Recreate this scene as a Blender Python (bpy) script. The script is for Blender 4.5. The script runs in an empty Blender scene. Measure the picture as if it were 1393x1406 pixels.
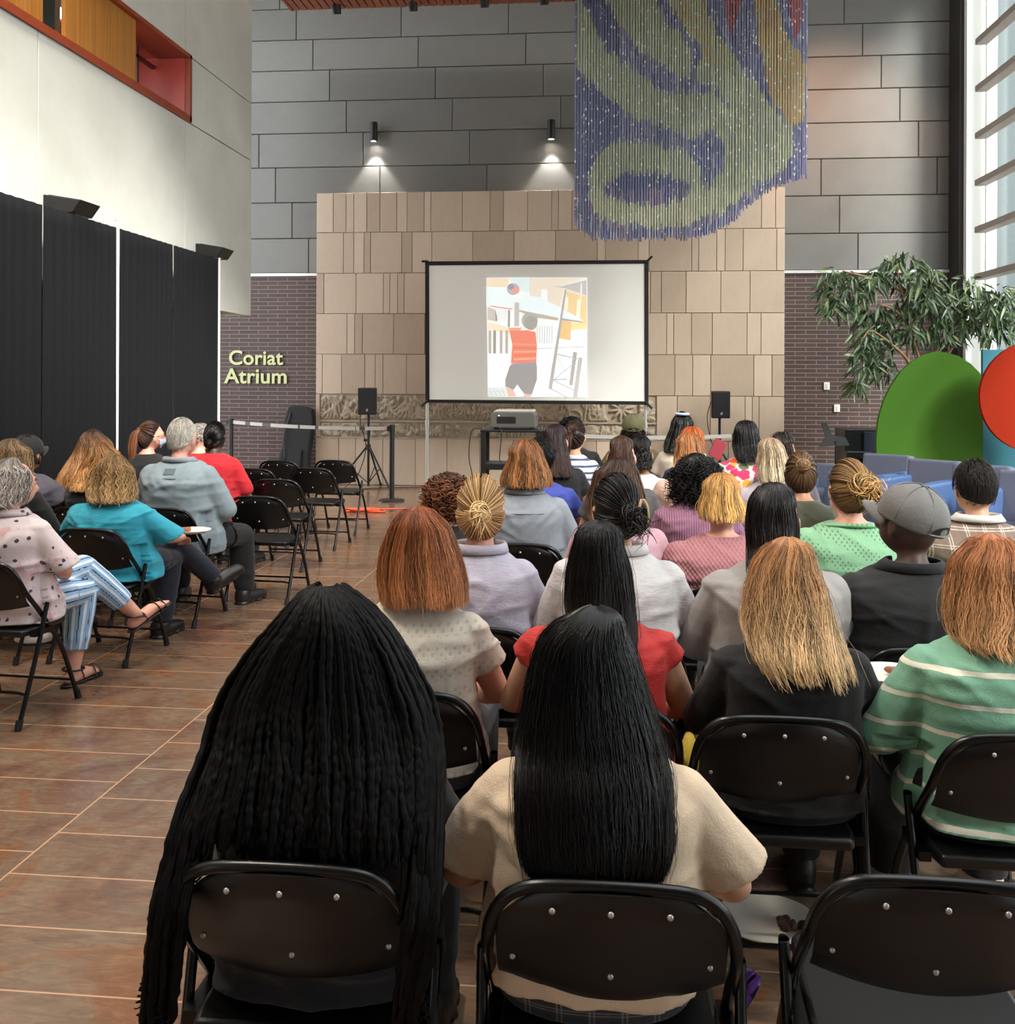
import bpy, bmesh, math, random
import numpy as np
from mathutils import Vector, Matrix
random.seed(7)
RNG = np.random.default_rng(11)
PI = math.pi
SC = bpy.context.scene
COL = SC.collection

# ------------------------------------------------------------------ camera model
FOC, CX, CY, EYE = 1380.0, 696.5, 518.0, 1.64
YAW = math.atan((832 - 696.5) / FOC)
ROLL = math.radians(0.25)
FWD = np.array([-math.sin(YAW), math.cos(YAW), 0.0])
RGT = np.array([math.cos(YAW), math.sin(YAW), 0.0])
UPV = np.array([0, 0, 1.0])

def ray(px, py):
    dx, dy = px - CX, py - CY
    c, s = math.cos(ROLL), math.sin(ROLL)
    dx, dy = dx * c + dy * s, -dx * s + dy * c
    return FWD + RGT * (dx / FOC) - UPV * (dy / FOC)
EYEP = np.array([0, 0, EYE])
def PD(px, py, D): return EYEP + ray(px, py) * D
def PY(px, py, Y): r = ray(px, py); return EYEP + r * (Y / r[1])
def PX(px, py, X): r = ray(px, py); return EYEP + r * (X / r[0])
def PF(px, py, z=0.0): r = ray(px, py); return EYEP + r * ((z - EYE) / r[2])

cam_d = bpy.data.cameras.new('camera')
cam = bpy.data.objects.new('camera', cam_d); COL.objects.link(cam)
cam_d.sensor_fit = 'AUTO'; cam_d.sensor_width = 36.0
cam_d.lens = FOC / 1406 * 36.0
cam_d.shift_y = -(703 - CY) / 1406.0
cam_d.clip_start = 0.05; cam_d.clip_end = 200
m = Matrix.Rotation(YAW, 4, 'Z') @ Matrix.Rotation(PI / 2, 4, 'X') @ Matrix.Rotation(ROLL, 4, 'Z')
m.translation = Vector((0, 0, EYE)); cam.matrix_world = m
SC.camera = cam

# ------------------------------------------------------------------ materials
def lin(c):
    if isinstance(c, str):
        c = tuple(int(c[i:i + 2], 16) / 255 for i in (0, 2, 4))
    return tuple((v / 12.92 if v <= .04045 else ((v + .055) / 1.055) ** 2.4) for v in c) + (1.0,)
MATS = {}
class NT:
    def __init__(s, m):
        m.use_nodes = True; s.t = m.node_tree; s.n = s.t.nodes; s.b = s.n.get('Principled BSDF')
    def add(s, typ, **kw):
        n = s.n.new(typ)
        for k, v in kw.items():
            if k in n.inputs.keys(): n.inputs[k].default_value = v
            else: setattr(n, k, v)
        return n
    def ln(s, a, b): s.t.links.new(a, b)
    def math(s, op, a, b=None, clamp=False):
        n = s.n.new('ShaderNodeMath'); n.operation = op; n.use_clamp = clamp
        for i, v in enumerate((a, b)):
            if v is None: continue
            if isinstance(v, (int, float)): n.inputs[i].default_value = v
            else: s.ln(v, n.inputs[i])
        return n.outputs[0]
    def mix(s, f, a, b, typ='MIX'):
        n = s.n.new('ShaderNodeMix'); n.data_type = 'RGBA'; n.blend_type = typ
        for i, v in ((0, f), (6, a), (7, b)):
            if hasattr(v, 'is_linked'): s.ln(v, n.inputs[i])
            else: n.inputs[i].default_value = v
        return n.outputs[2]
    def coord(s, out='Object', scale=None):
        o = s.n.new('ShaderNodeTexCoord').outputs[out]
        if scale:
            mp = s.n.new('ShaderNodeMapping'); mp.inputs['Scale'].default_value = scale
            s.ln(o, mp.inputs['Vector']); o = mp.outputs[0]
        return o
    def noise(s, vec, scale, detail=3, rough=.5):
        n = s.add('ShaderNodeTexNoise', Scale=scale, Detail=detail, Roughness=rough); s.ln(vec, n.inputs['Vector']); return n.outputs['Fac']
    def ramp(s, f, stops):
        n = s.n.new('ShaderNodeValToRGB'); e = n.color_ramp.elements
        while len(e) < len(stops): e.new(.5)
        for i, (p, c) in enumerate(stops): e[i].position = p; e[i].color = c
        s.ln(f, n.inputs[0]); return n.outputs[0]
    def bump(s, h, strength=.3, dist=.01):
        n = s.add('ShaderNodeBump', Strength=strength, Distance=dist); s.ln(h, n.inputs['Height']); s.ln(n.outputs[0], s.b.inputs['Normal'])
    def base(s, c): s.ln(c, s.b.inputs['Base Color'])

def mat(name, color, rough=.5, metal=0.0, spec=.5, emit=None, es=1.0, var=0.0, vscale=8, coat=0.0):
    if name in MATS: return MATS[name]
    m = bpy.data.materials.new(name); t = NT(m); b = t.b
    c = lin(color)
    b.inputs['Base Color'].default_value = c; b.inputs['Roughness'].default_value = rough
    b.inputs['Metallic'].default_value = metal; b.inputs['Specular IOR Level'].default_value = spec
    b.inputs['Coat Weight'].default_value = coat
    if emit:
        b.inputs['Emission Color'].default_value = lin(emit); b.inputs['Emission Strength'].default_value = es
    if var:
        f = t.noise(t.coord(), vscale, 4)
        t.base(t.mix(f, tuple(x * (1 - var) for x in c[:3]) + (1,), tuple(min(1, x * (1 + var)) for x in c[:3]) + (1,)))
    MATS[name] = m; return m

# ------------------------------------------------------------------ mesh builder
class MB:
    def __init__(s): s.v = []; s.f = []; s.m = []
    def add(s, vs, fs, mi=0):
        o = len(s.v); s.v.extend([tuple(map(float, p)) for p in vs]); s.f.extend([tuple(i + o for i in f) for f in fs]); s.m.extend([mi] * len(fs)); return s
    def box(s, c, d, rz=0.0, mi=0, M=None):
        x, y, z = d[0] / 2, d[1] / 2, d[2] / 2
        P = [(-x, -y, -z), (x, -y, -z), (x, y, -z), (-x, y, -z), (-x, -y, z), (x, -y, z), (x, y, z), (-x, y, z)]
        cs, sn = math.cos(rz), math.sin(rz)
        if M is None: P = [(c[0] + a * cs - b * sn, c[1] + a * sn + b * cs, c[2] + e) for a, b, e in P]
        else: P = [tuple(M @ Vector(p) + Vector(c)) for p in P]
        return s.add(P, [(0, 3, 2, 1), (4, 5, 6, 7), (0, 1, 5, 4), (1, 2, 6, 5), (2, 3, 7, 6), (3, 0, 4, 7)], mi)
    def bbox(s, lo, hi, mi=0):
        return s.box([(a + b) / 2 for a, b in zip(lo, hi)], [abs(b - a) for a, b in zip(lo, hi)], 0, mi)
    def tube(s, pts, r, sides=8, mi=0, closed=False, caps=True, flat=1.0):
        P = np.array(pts, float); n = len(P)
        R = np.full(n, r, float) if np.isscalar(r) else np.array(r, float)
        T = np.roll(P, -1, 0) - np.roll(P, 1, 0) if closed else np.gradient(P, axis=0)
        T /= np.linalg.norm(T, axis=1)[:, None] + 1e-12
        u = np.cross(T[0], [0, 0, 1.0]); 
        if np.linalg.norm(u) < 1e-3: u = np.cross(T[0], [0, 1.0, 0])
        u /= np.linalg.norm(u); V = []
        for i in range(n):
            u = u - T[i] * np.dot(u, T[i]); u /= np.linalg.norm(u) + 1e-12
            w = np.cross(T[i], u)
            for j in range(sides):
                a = 2 * PI * j / sides
                V.append(P[i] + R[i] * (math.cos(a) * u + flat * math.sin(a) * w))
        F = []
        for i in range(n if closed else n - 1):
            k = (i + 1) % n
            for j in range(sides):
                q = (j + 1) % sides
                F.append((i * sides + j, i * sides + q, k * sides + q, k * sides + j))
        if caps and not closed:
            F.append(tuple(range(sides))[::-1]); F.append(tuple((n - 1) * sides + j for j in range(sides)))
        return s.add(V, F, mi)
    def ell(s, c, r, nu=16, nv=10, mi=0, M=None):
        V = []; F = []
        for i in range(nv + 1):
            a = PI * i / nv
            for j in range(nu):
                b = 2 * PI * j / nu
                p = Vector((r[0] * math.sin(a) * math.cos(b), r[1] * math.sin(a) * math.sin(b), r[2] * math.cos(a)))
                if M is not None: p = M @ p
                V.append((c[0] + p.x, c[1] + p.y, c[2] + p.z))
        for i in range(nv):
            for j in range(nu):
                q = (j + 1) % nu
                F.append((i * nu + j, (i + 1) * nu + j, (i + 1) * nu + q, i * nu + q))
        return s.add(V, F, mi)
    def loft(s, secs, nu=28, mi=0, p=2.3, caps=True):      # secs: (z, cx, cy, rx, ry)
        V = []; F = []
        for z, cx, cy, rx, ry in secs:
            for j in range(nu):
                a = 2 * PI * j / nu; c, q = math.cos(a), math.sin(a)
                V.append((cx + rx * math.copysign(abs(c) ** (2 / p), c), cy + ry * math.copysign(abs(q) ** (2 / p), q), z))
        n = len(secs)
        for i in range(n - 1):
            for j in range(nu):
                q = (j + 1) % nu
                F.append((i * nu + j, i * nu + q, (i + 1) * nu + q, (i + 1) * nu + j))
        if caps: F.append(tuple(range(nu))[::-1]); F.append(tuple((n - 1) * nu + j for j in range(nu)))
        return s.add(V, F, mi)
    def chain(s, pts, rs, sides=12, flat=False):
        s.tube(dens(pts, 4), dens1(rs, 4), sides)
        for p, r in list(zip(pts, rs))[:-1 if flat else None]: s.ell(p, (r, r, r), 12, 8)
        return s
    def lathe(s, prof, c=(0, 0, 0), n=24, mi=0):
        V = []; F = []
        for r, z in prof:
            for j in range(n):
                a = 2 * PI * j / n; V.append((c[0] + r * math.cos(a), c[1] + r * math.sin(a), c[2] + z))
        for i in range(len(prof) - 1):
            for j in range(n):
                q = (j + 1) % n; F.append((i * n + j, i * n + q, (i + 1) * n + q, (i + 1) * n + j))
        if prof[0][0] > 1e-5: F.append(tuple(range(n))[::-1])
        if prof[-1][0] > 1e-5: F.append(tuple((len(prof) - 1) * n + j for j in range(n)))
        return s.add(V, F, mi)
    def prism(s, poly, a, b, fn=None, mi=0):                # poly [(u,v)], extruded from a to b; fn(u,v,w)->xyz
        fn = fn or (lambda u, v, w: (u, w, v)); n = len(poly)
        V = [fn(u, v, a) for u, v in poly] + [fn(u, v, b) for u, v in poly]
        F = [tuple(range(n)), tuple(range(2 * n - 1, n - 1, -1))] + [(i, n + i, n + (i + 1) % n, (i + 1) % n) for i in range(n)]
        return s.add(V, F, mi)
    def build(s, name, mats, parent=None, smooth=False, bevel=0.0, seg=2, angle=None):
        me = bpy.data.meshes.new(name); me.from_pydata(s.v, [], s.f)
        for mm in (mats if isinstance(mats, (list, tuple)) else [mats]): me.materials.append(mm)
        if any(s.m): me.polygons.foreach_set('material_index', s.m)
        bm = bmesh.new(); bm.from_mesh(me); bmesh.ops.recalc_face_normals(bm, faces=bm.faces); bm.to_mesh(me); bm.free()
        if smooth: me.polygons.foreach_set('use_smooth', [True] * len(me.polygons))
        me.update()
        o = link(name, me, parent)
        if bevel:
            b = o.modifiers.new('bevel', 'BEVEL'); b.width = bevel; b.segments = seg; b.limit_method = 'ANGLE'; b.angle_limit = .6
        if smooth and angle:
            try: me.set_sharp_from_angle(angle=angle)
            except Exception: pass
        return o
def dens(pts, k):
    P = np.array(pts, float); out = []
    for a, b in zip(P[:-1], P[1:]):
        for i in range(k): out.append(a + (b - a) * i / k)
    out.append(P[-1]); return np.array(out)
def dens1(v, k): return dens([[x] for x in v], k)[:, 0]
def spline(pts, k=6):
    P = np.array(pts, float); P = np.vstack([2 * P[0] - P[1], P, 2 * P[-1] - P[-2]]); out = []
    for i in range(1, len(P) - 2):
        for j in range(k):
            t = j / k; a, b, c, d = P[i - 1], P[i], P[i + 1], P[i + 2]
            out.append(.5 * ((2 * b) + (-a + c) * t + (2 * a - 5 * b + 4 * c - d) * t * t + (-a + 3 * b - 3 * c + d) * t ** 3))
    out.append(P[-2]); return np.array(out)
def link(name, data, parent=None):
    o = bpy.data.objects.new(name, data); COL.objects.link(o)
    if parent is not None: o.parent = parent
    return o
def tag(o, label=None, cat=None, group=None, kind=None):
    if label: o['label'] = label
    if cat: o['category'] = cat
    if group: o['group'] = group
    if kind: o['kind'] = kind
    return o
def thing(name, label, cat, loc=(0, 0, 0), rz=0.0, group=None):
    o = bpy.data.objects.new(name, None); COL.objects.link(o); o.empty_display_size = .05
    o.location = tuple(map(float, loc)); o.rotation_euler = (0, 0, rz)
    return tag(o, label, cat, group)
def struct(o): o['kind'] = 'structure'; return o
def np_mesh(name, V, Q, mats, attr=None, midx=None):
    me = bpy.data.meshes.new(name); n, q = len(V), len(Q)
    me.vertices.add(n); me.vertices.foreach_set('co', np.ascontiguousarray(V, np.float32).ravel())
    me.loops.add(q * 4); me.loops.foreach_set('vertex_index', np.ascontiguousarray(Q, np.int32).ravel())
    me.polygons.add(q); me.polygons.foreach_set('loop_start', np.arange(0, q * 4, 4, dtype=np.int32))
    me.polygons.foreach_set('use_smooth', np.ones(q, bool))
    for mm in (mats if isinstance(mats, (list, tuple)) else [mats]): me.materials.append(mm)
    if midx is not None: me.polygons.foreach_set('material_index', np.asarray(midx, np.int32))
    me.update(calc_edges=True)
    if attr is not None:
        a = me.attributes.new('strand', 'FLOAT_COLOR', 'POINT')
        A = np.ones((n, 4), np.float32); A[:, :attr.shape[1]] = attr
        a.data.foreach_set('color', A.ravel())
    return me
def remesh(mb, voxel, smooth=2):
    me = bpy.data.meshes.new('tmp'); me.from_pydata(mb.v, [], mb.f)
    bm = bmesh.new(); bm.from_mesh(me); bmesh.ops.recalc_face_normals(bm, faces=bm.faces); bm.to_mesh(me); bm.free()
    o = bpy.data.objects.new('tmp', me); COL.objects.link(o)
    r = o.modifiers.new('r', 'REMESH'); r.mode = 'VOXEL'; r.voxel_size = voxel; r.adaptivity = 0
    if smooth:
        k = o.modifiers.new('s', 'SMOOTH'); k.factor = .5; k.iterations = smooth
    dg = bpy.context.evaluated_depsgraph_get(); dg.update()
    e = o.evaluated_get(dg).to_mesh()
    V = np.empty(len(e.vertices) * 3, np.float32); e.vertices.foreach_get('co', V)
    L = np.empty(len(e.loops), np.int32); e.loops.foreach_get('vertex_index', L)
    Q = L.reshape(-1, 4).copy(); V = V.reshape(-1, 3).astype(float)
    bpy.data.objects.remove(o, do_unlink=True); bpy.data.meshes.remove(me)
    return V, Q
def vnormals(V, Q):
    n = np.cross(V[Q[:, 2]] - V[Q[:, 0]], V[Q[:, 3]] - V[Q[:, 1]]); N = np.zeros_like(V)
    for j in range(4): np.add.at(N, Q[:, j], n)
    return N / (np.linalg.norm(N, axis=1)[:, None] + 1e-12)
def sstep(x, a, b):
    t = np.clip((x - a) / (b - a), 0, 1); return t * t * (3 - 2 * t)
# ------------------------------------------------------------------ setting
YW, YM = 14.95, 15.3           # limestone face, metal wall face
XL, XC = -4.75, -4.5           # left wall, drape line
XR = float(PY(1331, 300, 14.6)[0])

# floor
fm = bpy.data.materials.new('stone_tile'); t = NT(fm)
co = t.coord('Object'); sp = t.add('ShaderNodeSeparateXYZ'); t.ln(co, sp.inputs[0])
cb = t.add('ShaderNodeCombineXYZ'); t.ln(sp.outputs[1], cb.inputs[0]); t.ln(sp.outputs[0], cb.inputs[1])
br = t.add('ShaderNodeTexBrick'); t.ln(cb.outputs[0], br.inputs['Vector'])
br.offset = .5
for k, v in (('Scale', 1.0), ('Brick Width', .2985), ('Row Height', .975), ('Mortar Size', .0035), ('Mortar Smooth', .1), ('Bias', 0)): br.inputs[k].default_value = v
br.inputs['Color1'].default_value = (1, 1, 1, 1); br.inputs['Color2'].default_value = (.55, .55, .55, 1); br.inputs['Mortar'].default_value = (0, 0, 0, 1)
n1_ = t.add('ShaderNodeTexNoise', Scale=1.5, Detail=6.0, Roughness=.62, Distortion=1.6); t.ln(co, n1_.inputs['Vector']); n1 = n1_.outputs['Fac']; n3_ = t.add('ShaderNodeTexNoise', Scale=7.0, Detail=9.0, Roughness=.72, Distortion=2.2); t.ln(t.coord('Object', (.8, 2.6, 1)), n3_.inputs['Vector']); n3 = n3_.outputs['Fac']; n2 = t.noise(t.coord('Object', (2.5, 9, 1)), 1.5, 5, .6)
c1 = t.ramp(n1, [(.3, lin('5E4A42')), (.42, lin('7A5A48')), (.52, lin('85705C')), (.62, lin('8A5C3C')), (.75, lin('9A7656'))])
c2 = t.mix(t.math('MULTIPLY', n2, .55), c1, lin('6E5648'), 'MIX')
c3 = t.mix(.22, c2, br.outputs['Color'], 'MULTIPLY')
c3 = t.mix(.55, c3, t.ramp(n3, [(.3, (.45, .42, .40, 1)), (.5, (.95, .95, .95, 1)), (.66, (1.5, 1.42, 1.3, 1))]), 'MULTIPLY'); t.base(t.mix(br.outputs['Fac'], c3, lin('C49A78')))
t.b.inputs['Roughness'].default_value = .2; t.b.inputs['Specular IOR Level'].default_value = .5
rr = t.add('ShaderNodeMapRange'); t.ln(n2, rr.inputs[0]); rr.inputs[3].default_value = .15; rr.inputs[4].default_value = .22; t.ln(rr.outputs[0], t.b.inputs['Roughness'])
t.bump(br.outputs['Fac'], -.05, .01)
fl = MB().bbox((-9, -5, -.2), (9, 16, 0)).build('floor', fm)
struct(fl)

# back wall: dark backing, then panels
dark = mat('gap_black', '141414', .8)
def panel_wall_mat(name, a, b, rough, metal=0.0, streak=0):
    m = bpy.data.materials.new(name); t = NT(m)
    at = t.add('ShaderNodeAttribute', attribute_name='strand')
    sp = t.add('ShaderNodeSeparateColor'); t.ln(at.outputs['Color'], sp.inputs[0])
    c = t.mix(sp.outputs[0], lin(a), lin(b))
    n = t.noise(t.coord('Object', (1, 1, .35) if streak == 2 else None), 14 if streak else 5, 7, .65)
    c = t.mix(t.math('MULTIPLY', n, .5), c, t.mix(.5, c, lin(a), 'MULTIPLY'))
    if streak:
        v = t.add('ShaderNodeTexVoronoi', Scale=38.0); t.ln(t.coord('Object', (1, 1, .5)), v.inputs['Vector'])
        p = t.math('LESS_THAN', v.outputs['Distance'], .13); p = t.math('MULTIPLY', p, t.math('GREATER_THAN', n, .55))
        c = t.mix(t.math('MULTIPLY', p, .5), c, lin('7D6650'))
    t.base(c); t.b.inputs['Roughness'].default_value = rough; t.b.inputs['Metallic'].default_value = metal
    MATS[name] = m; return m
def panels(name, rects, m, y0, y1, bev=.004, gap=.006):
    """one wall-cladding mesh of slightly separated slabs; rects (x0,x1,z0,z1)"""
    V = []; Q = []; A = []
    for x0, x1, z0, z1 in rects:
        o = len(V); g = gap / 2; yb = y1
        P = [(x0 + g, y0 + bev, z0 + g), (x1 - g, y0 + bev, z0 + g), (x1 - g, y0 + bev, z1 - g), (x0 + g, y0 + bev, z1 - g)]
        I = [(x0 + g + bev, y0, z0 + g + bev), (x1 - g - bev, y0, z0 + g + bev), (x1 - g - bev, y0, z1 - g - bev), (x0 + g + bev, y0, z1 - g - bev)]
        B = [(x0 + g, yb, z0 + g), (x1 - g, yb, z0 + g), (x1 - g, yb, z1 - g), (x0 + g, yb, z1 - g)]
        V += I + P + B; r = random.random(); A += [(r, 0, 0)] * 12
        Q.append((o, o + 1, o + 2, o + 3))
        for k in range(4):
            q = (k + 1) % 4
            Q.append((o + k + 4, o + q + 4, o + q, o + k)); Q.append((o + k + 8, o + q + 8, o + q + 4, o + k + 4))
    me = np_mesh(name, np.array(V), np.array(Q), m, np.array(A))
    me.polygons.foreach_set('use_smooth', np.zeros(len(Q), bool))
    return link(name, me)
ZB = float(PY(400, 378, YM)[2]); ZT = 8.2
xm0 = -7.0; xm1 = XR
struct(MB().bbox((xm0, YM + .03, 0), (xm1 + .3, YM + .3, ZT)).build('wall_back', dark))
metal_m = panel_wall_mat('zinc_panel', '6E6D69', '7A7975', .5, .1)
rows_py = [-170, -120, -75, -30, 14, 56.5, 98.5, 141, 184.5, 231, 279, 328]
zs = [float(PY(348, p, YM)[2]) for p in rows_py] + [ZB + .03]
rects = []
xj = float(PY(550.7, 30, YM)[0]); per = float(PY(697.8, 30, YM)[0]) - xj; shf = (float(PY(574, 76, YM)[0]) - xj)
for i in range(len(zs) - 1):
    r = i - 4; x = xj + shf * r - 12 * per
    while x < xm1:
        a, b = max(x, xm0), min(x + per, xm1)
        if b - a > .02: rects.append((a, b, zs[i + 1], zs[i]))
        x += per
struct(panels('trim_1', rects, metal_m, YM, YM + .04, .008, .009))
ledge = mat('aluminium_ledge', 'D8D8D6', .35, .6)
struct(MB().bbox((xm0, YM - .05, ZB - .015), (xm1, YM + .05, ZB + .025)).build('trim_2', ledge))
# brick below: long dark bricks
bm_ = bpy.data.materials.new('dark_brick'); t = NT(bm_)
co = t.coord('Object'); sp = t.add('ShaderNodeSeparateXYZ'); t.ln(co, sp.inputs[0])
cb = t.add('ShaderNodeCombineXYZ'); t.ln(sp.outputs[0], cb.inputs[0]); t.ln(sp.outputs[2], cb.inputs[1])
br = t.add('ShaderNodeTexBrick'); t.ln(cb.outputs[0], br.inputs['Vector'])
for k, v in (('Scale', 1.0), ('Brick Width', .31), ('Row Height', .0638), ('Mortar Size', .0055), ('Mortar Smooth', .2)): br.inputs[k].default_value = v
br.inputs['Color1'].default_value = lin('3E2D29'); br.inputs['Color2'].default_value = lin('4C3833'); br.inputs['Mortar'].default_value = lin('85766F')
t.base(t.mix(t.math('MULTIPLY', t.noise(co, 30, 5), .4), br.outputs['Color'], lin('3A2A28')))
t.b.inputs['Roughness'].default_value = .55; t.bump(br.outputs['Fac'], -.5, .006)
struct(MB().bbox((xm0, YM - .01, 0), (xm1, YM + .04, ZB - .015)).build('trim_3', bm_))

# limestone feature wall
x0 = float(PY(434, 400, YW)[0]); x1 = float(PY(1077, 400, YW)[0])
ztop = float(PY(700, 261.5, YW)[2])
lime = panel_wall_mat('limestone', 'B09C88', 'CBB7A3', .7, 0, 2)
lz = [ztop] + [float(PY(600, p, YW)[2]) for p in (318, 374.5, 430.5, 486.5, 541.8)]
zf0 = lz[-1]; zf1 = float(PY(600, 602, YW)[2]); xf1 = float(PY(901, 560, YW)[0]); xfa = float(PY(439, 560, YW)[0])
rects = []
def slabs(z0, z1, a, b):
    x = a; ws = [.10, .12, .2, .26, .36, .5, .62, .48, .3, .42, .16]
    while x < b - .01:
        w = random.choice(ws)
        if b - (x + w) < .1: w = b - x
        rects.append((x, x + w, z0, z1)); x += w
for i in range(5): slabs(lz[i + 1], lz[i], x0, x1)
slabs(zf1, zf0, xf1, x1); slabs(zf1, zf0, x0, xfa)
slabs(0.0, zf1, x0, x1)
lw = struct(panels('trim_4', rects, lime, YW, YW + .06, .005, .007))
struct(MB().bbox((x0 + .004, YW + .03, 0), (x1 - .004, YM + .02, ztop - .004)).build('trim_5', mat('limestone_core', 'A8927A', .8)))
# carved relief bands
def relief(x0, x1, z0, z1, n, seed, name, label):
    g = np.random.default_rng(seed); nx = int((x1 - x0) / .0135); nz = int((z1 - z0) / .0115)
    X, Z = np.meshgrid(np.linspace(x0, x1, nx), np.linspace(z0, z1, nz)); H = np.zeros_like(X); h = z1 - z0
    def ridge(cx, cz, a, L, w, amp, bend=0):
        dx, dz = X - cx, Z - cz; u = dx * math.cos(a) + dz * math.sin(a); v = -dx * math.sin(a) + dz * math.cos(a) - bend * u * u
        e = (u / L) ** 2 + (v / w) ** 2; return amp * np.sqrt(np.clip(1 - e, 0, 1))
    for k in range(n):
        cx, cz = g.uniform(x0, x1), g.uniform(z0 + .1 * h, z1 - .1 * h); kind = g.integers(0, 4)
        if kind == 0:                                       # leaf spray
            a0 = g.uniform(.8, 2.3)
            for q in range(5): H = np.maximum(H, ridge(cx + .035 * (q - 2), cz, a0 + .28 * (q - 2), .17 * h / .36 + .04, .018, .035))
        elif kind == 1:                                     # tall stalks
            for q in range(3): H = np.maximum(H, ridge(cx + .05 * q, z0 + h / 2, 1.57 + g.normal() * .15, h * .48, .016, .03, g.normal() * .8))
        elif kind == 2:                                     # fruit and pods
            for q in range(3): H = np.maximum(H, ridge(cx + g.normal() * .07, cz + g.normal() * .04, g.uniform(0, 3), .06, .035, .04))
        else:                                               # rings
            d = np.hypot(X - cx, Z - cz); R = h * g.uniform(.18, .3); H = np.maximum(H, .03 * np.clip(1 - ((d - R) / .016) ** 2, 0, 1))
    if h > .3:                                              # open flower
        fx, fz = float(PY(853, 570, YW)[0]), (z0 + z1) / 2
        for q in range(10): a = q * PI / 5 + .2; H = np.maximum(H * (np.hypot(X - fx, Z - fz) > .26 if q == 0 else 1), ridge(fx + .1 * math.cos(a), fz + .1 * math.sin(a), a, .1, .024, .045))
    else:                                                   # pair of hands
        for s, px in ((-1, 614), (1, 628)):
            fx = float(PY(px, 590, YW)[0]); H = np.where(np.abs(X - fx) < .1, 0, H)
            for q in range(4): H = np.maximum(H, ridge(fx + s * (.02 * q - .03), z0 + .09 - .004 * q, 1.57 - s * (-.35 + .2 * q), .075, .011, .03))
            H = np.maximum(H, ridge(fx, z1 - .07, 1.57, .05, .04, .03))
    edge = np.minimum(np.minimum(X - x0, x1 - X), np.minimum(Z - z0, z1 - Z)); H = H * (edge > .02)
    V = np.stack([X, YW + .028 - 1.25 * H, Z], -1).reshape(-1, 3)
    i = np.arange(nx * nz).reshape(nz, nx); Q = np.stack([i[:-1, :-1], i[:-1, 1:], i[1:, 1:], i[1:, :-1]], -1).reshape(-1, 4)
    rm = mat('carved_stone', 'A69884', .75, var=.18, vscale=9)
    o = link(name, np_mesh(name, V, Q, rm)); tag(o, label, 'relief'); return o
zfm = float(PY(600, 579, YW)[2])
relief(xfa, xf1, zfm + .012, zf0 - .006, 120, 3, 'carved_relief', 'taller upper band of carved stone reliefs of plants behind the screen stand')
relief(xfa, xf1, zf1 + .006, zfm - .012, 70, 5, 'carved_relief', 'narrow lower band of carved stone reliefs with hands and rings')
struct(MB().bbox((xfa, YW - .01, zfm - .012), (xf1, YW + .05, zfm + .012)).bbox((xfa, YW - .012, zf1 - .008), (xf1, YW + .05, zf1 + .006)).build('trim_6', mat('carved_stone', 'A69884', .75)))

# left plaster wall with the ribbon window
plaster = bpy.data.materials.new('plaster_panel'); t = NT(plaster)
n = t.noise(t.coord(), .9, 6, .6); t.base(t.ramp(n, [(.3, lin('BDBDB3')), (.7, lin('D0D0C7'))])); t.b.inputs['Roughness'].default_value = .6
ye = float(PX(345, 300, XL)[1]); ys = -3.0
zb = float(PX(345, 434, XL)[2]); zt = float(PX(346, 8, XL)[2])
zr0 = float(PX(259, 168, XL)[2]); zr1 = float(PX(260, 77, XL)[2]); yr = float(PX(260, 120, XL)[1])
yj = float(PX(254, 260, XL)[1]); yk = float(PX(52, 150, XL)[1]); dj = yj - yk
mb = MB(); g = .012; xa, xb = XL - .35, XL
ysj = sorted([yj - dj * k for k in range(0, 6)])
for a, b in zip([ys] + [y for y in ysj if y > ys], [y for y in ysj if y > ys] + [ye]):
    last = b == ye
    mb.bbox((xa, a + g / 2, zb), (xb, b - g / 2, zr0 - g / 2)); mb.bbox((xa, a + g / 2, zr1 + g / 2), (xb, b - g / 2, zt))
mb.bbox((xa, yr + .001, zr0 + g / 2), (xb, ye - g / 2, zr1 - g / 2))
struct(mb.build('wall_left', plaster, bevel=.006))
struct(MB().bbox((xa - .3, ys, zb + .02), (xb - .03, ye - .02, zr0)).bbox((xa - .3, ys, zr1), (xb - .03, ye - .02, zt - .02)).bbox((xa - .3, yr + .02, zr0), (xb - .03, ye - .02, zr1)).build('trim_7', mat('joint_grey', '55554F', .8)))
struct(MB().bbox((XL - .5, ys, 0), (XL - .36, ye - .3, zb)).build('wall_left_lower', mat('lower_wall_grey', '6b645c', .8)))  # set-back lower wall in one even grey-brown
# ribbon window: frame, wood infill, dark pane, red reveal
wood = bpy.data.materials.new('maple_veneer'); t = NT(wood)
w = t.noise(t.coord('Object', (1, 26, .5)), 2.0, 4, .6); t.base(t.ramp(w, [(.35, lin('9A6428')), (.65, lin('B57B36'))])); t.b.inputs['Roughness'].default_value = .4
redw = mat('red_stained_wood', '8E3E22', .4, var=.15); red = mat('red_lacquer', 'B5402F', .35)
wn = thing('window_1', None, None, (0, 0, 0)); struct(wn)
def P(n, mb, mt, par, **k): o = mb.build(n, mt, par, **k); return o
fw = .07; dp = .55
P('window_frame', MB().bbox((xa, ys, zr0 - .005), (xb + .03, yr, zr0 + fw)).bbox((xa, ys, zr1 - fw * .6), (xb + .03, yr, zr1 + .005)).bbox((xa, yr - .05, zr0), (xb + .03, yr + .005, zr1)), redw, wn)
yp = float(PX(189, 60, XL)[1]); yg1 = float(PX(93, 30, XL)[1]); yg0 = float(PX(62, 15, XL)[1])
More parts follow.
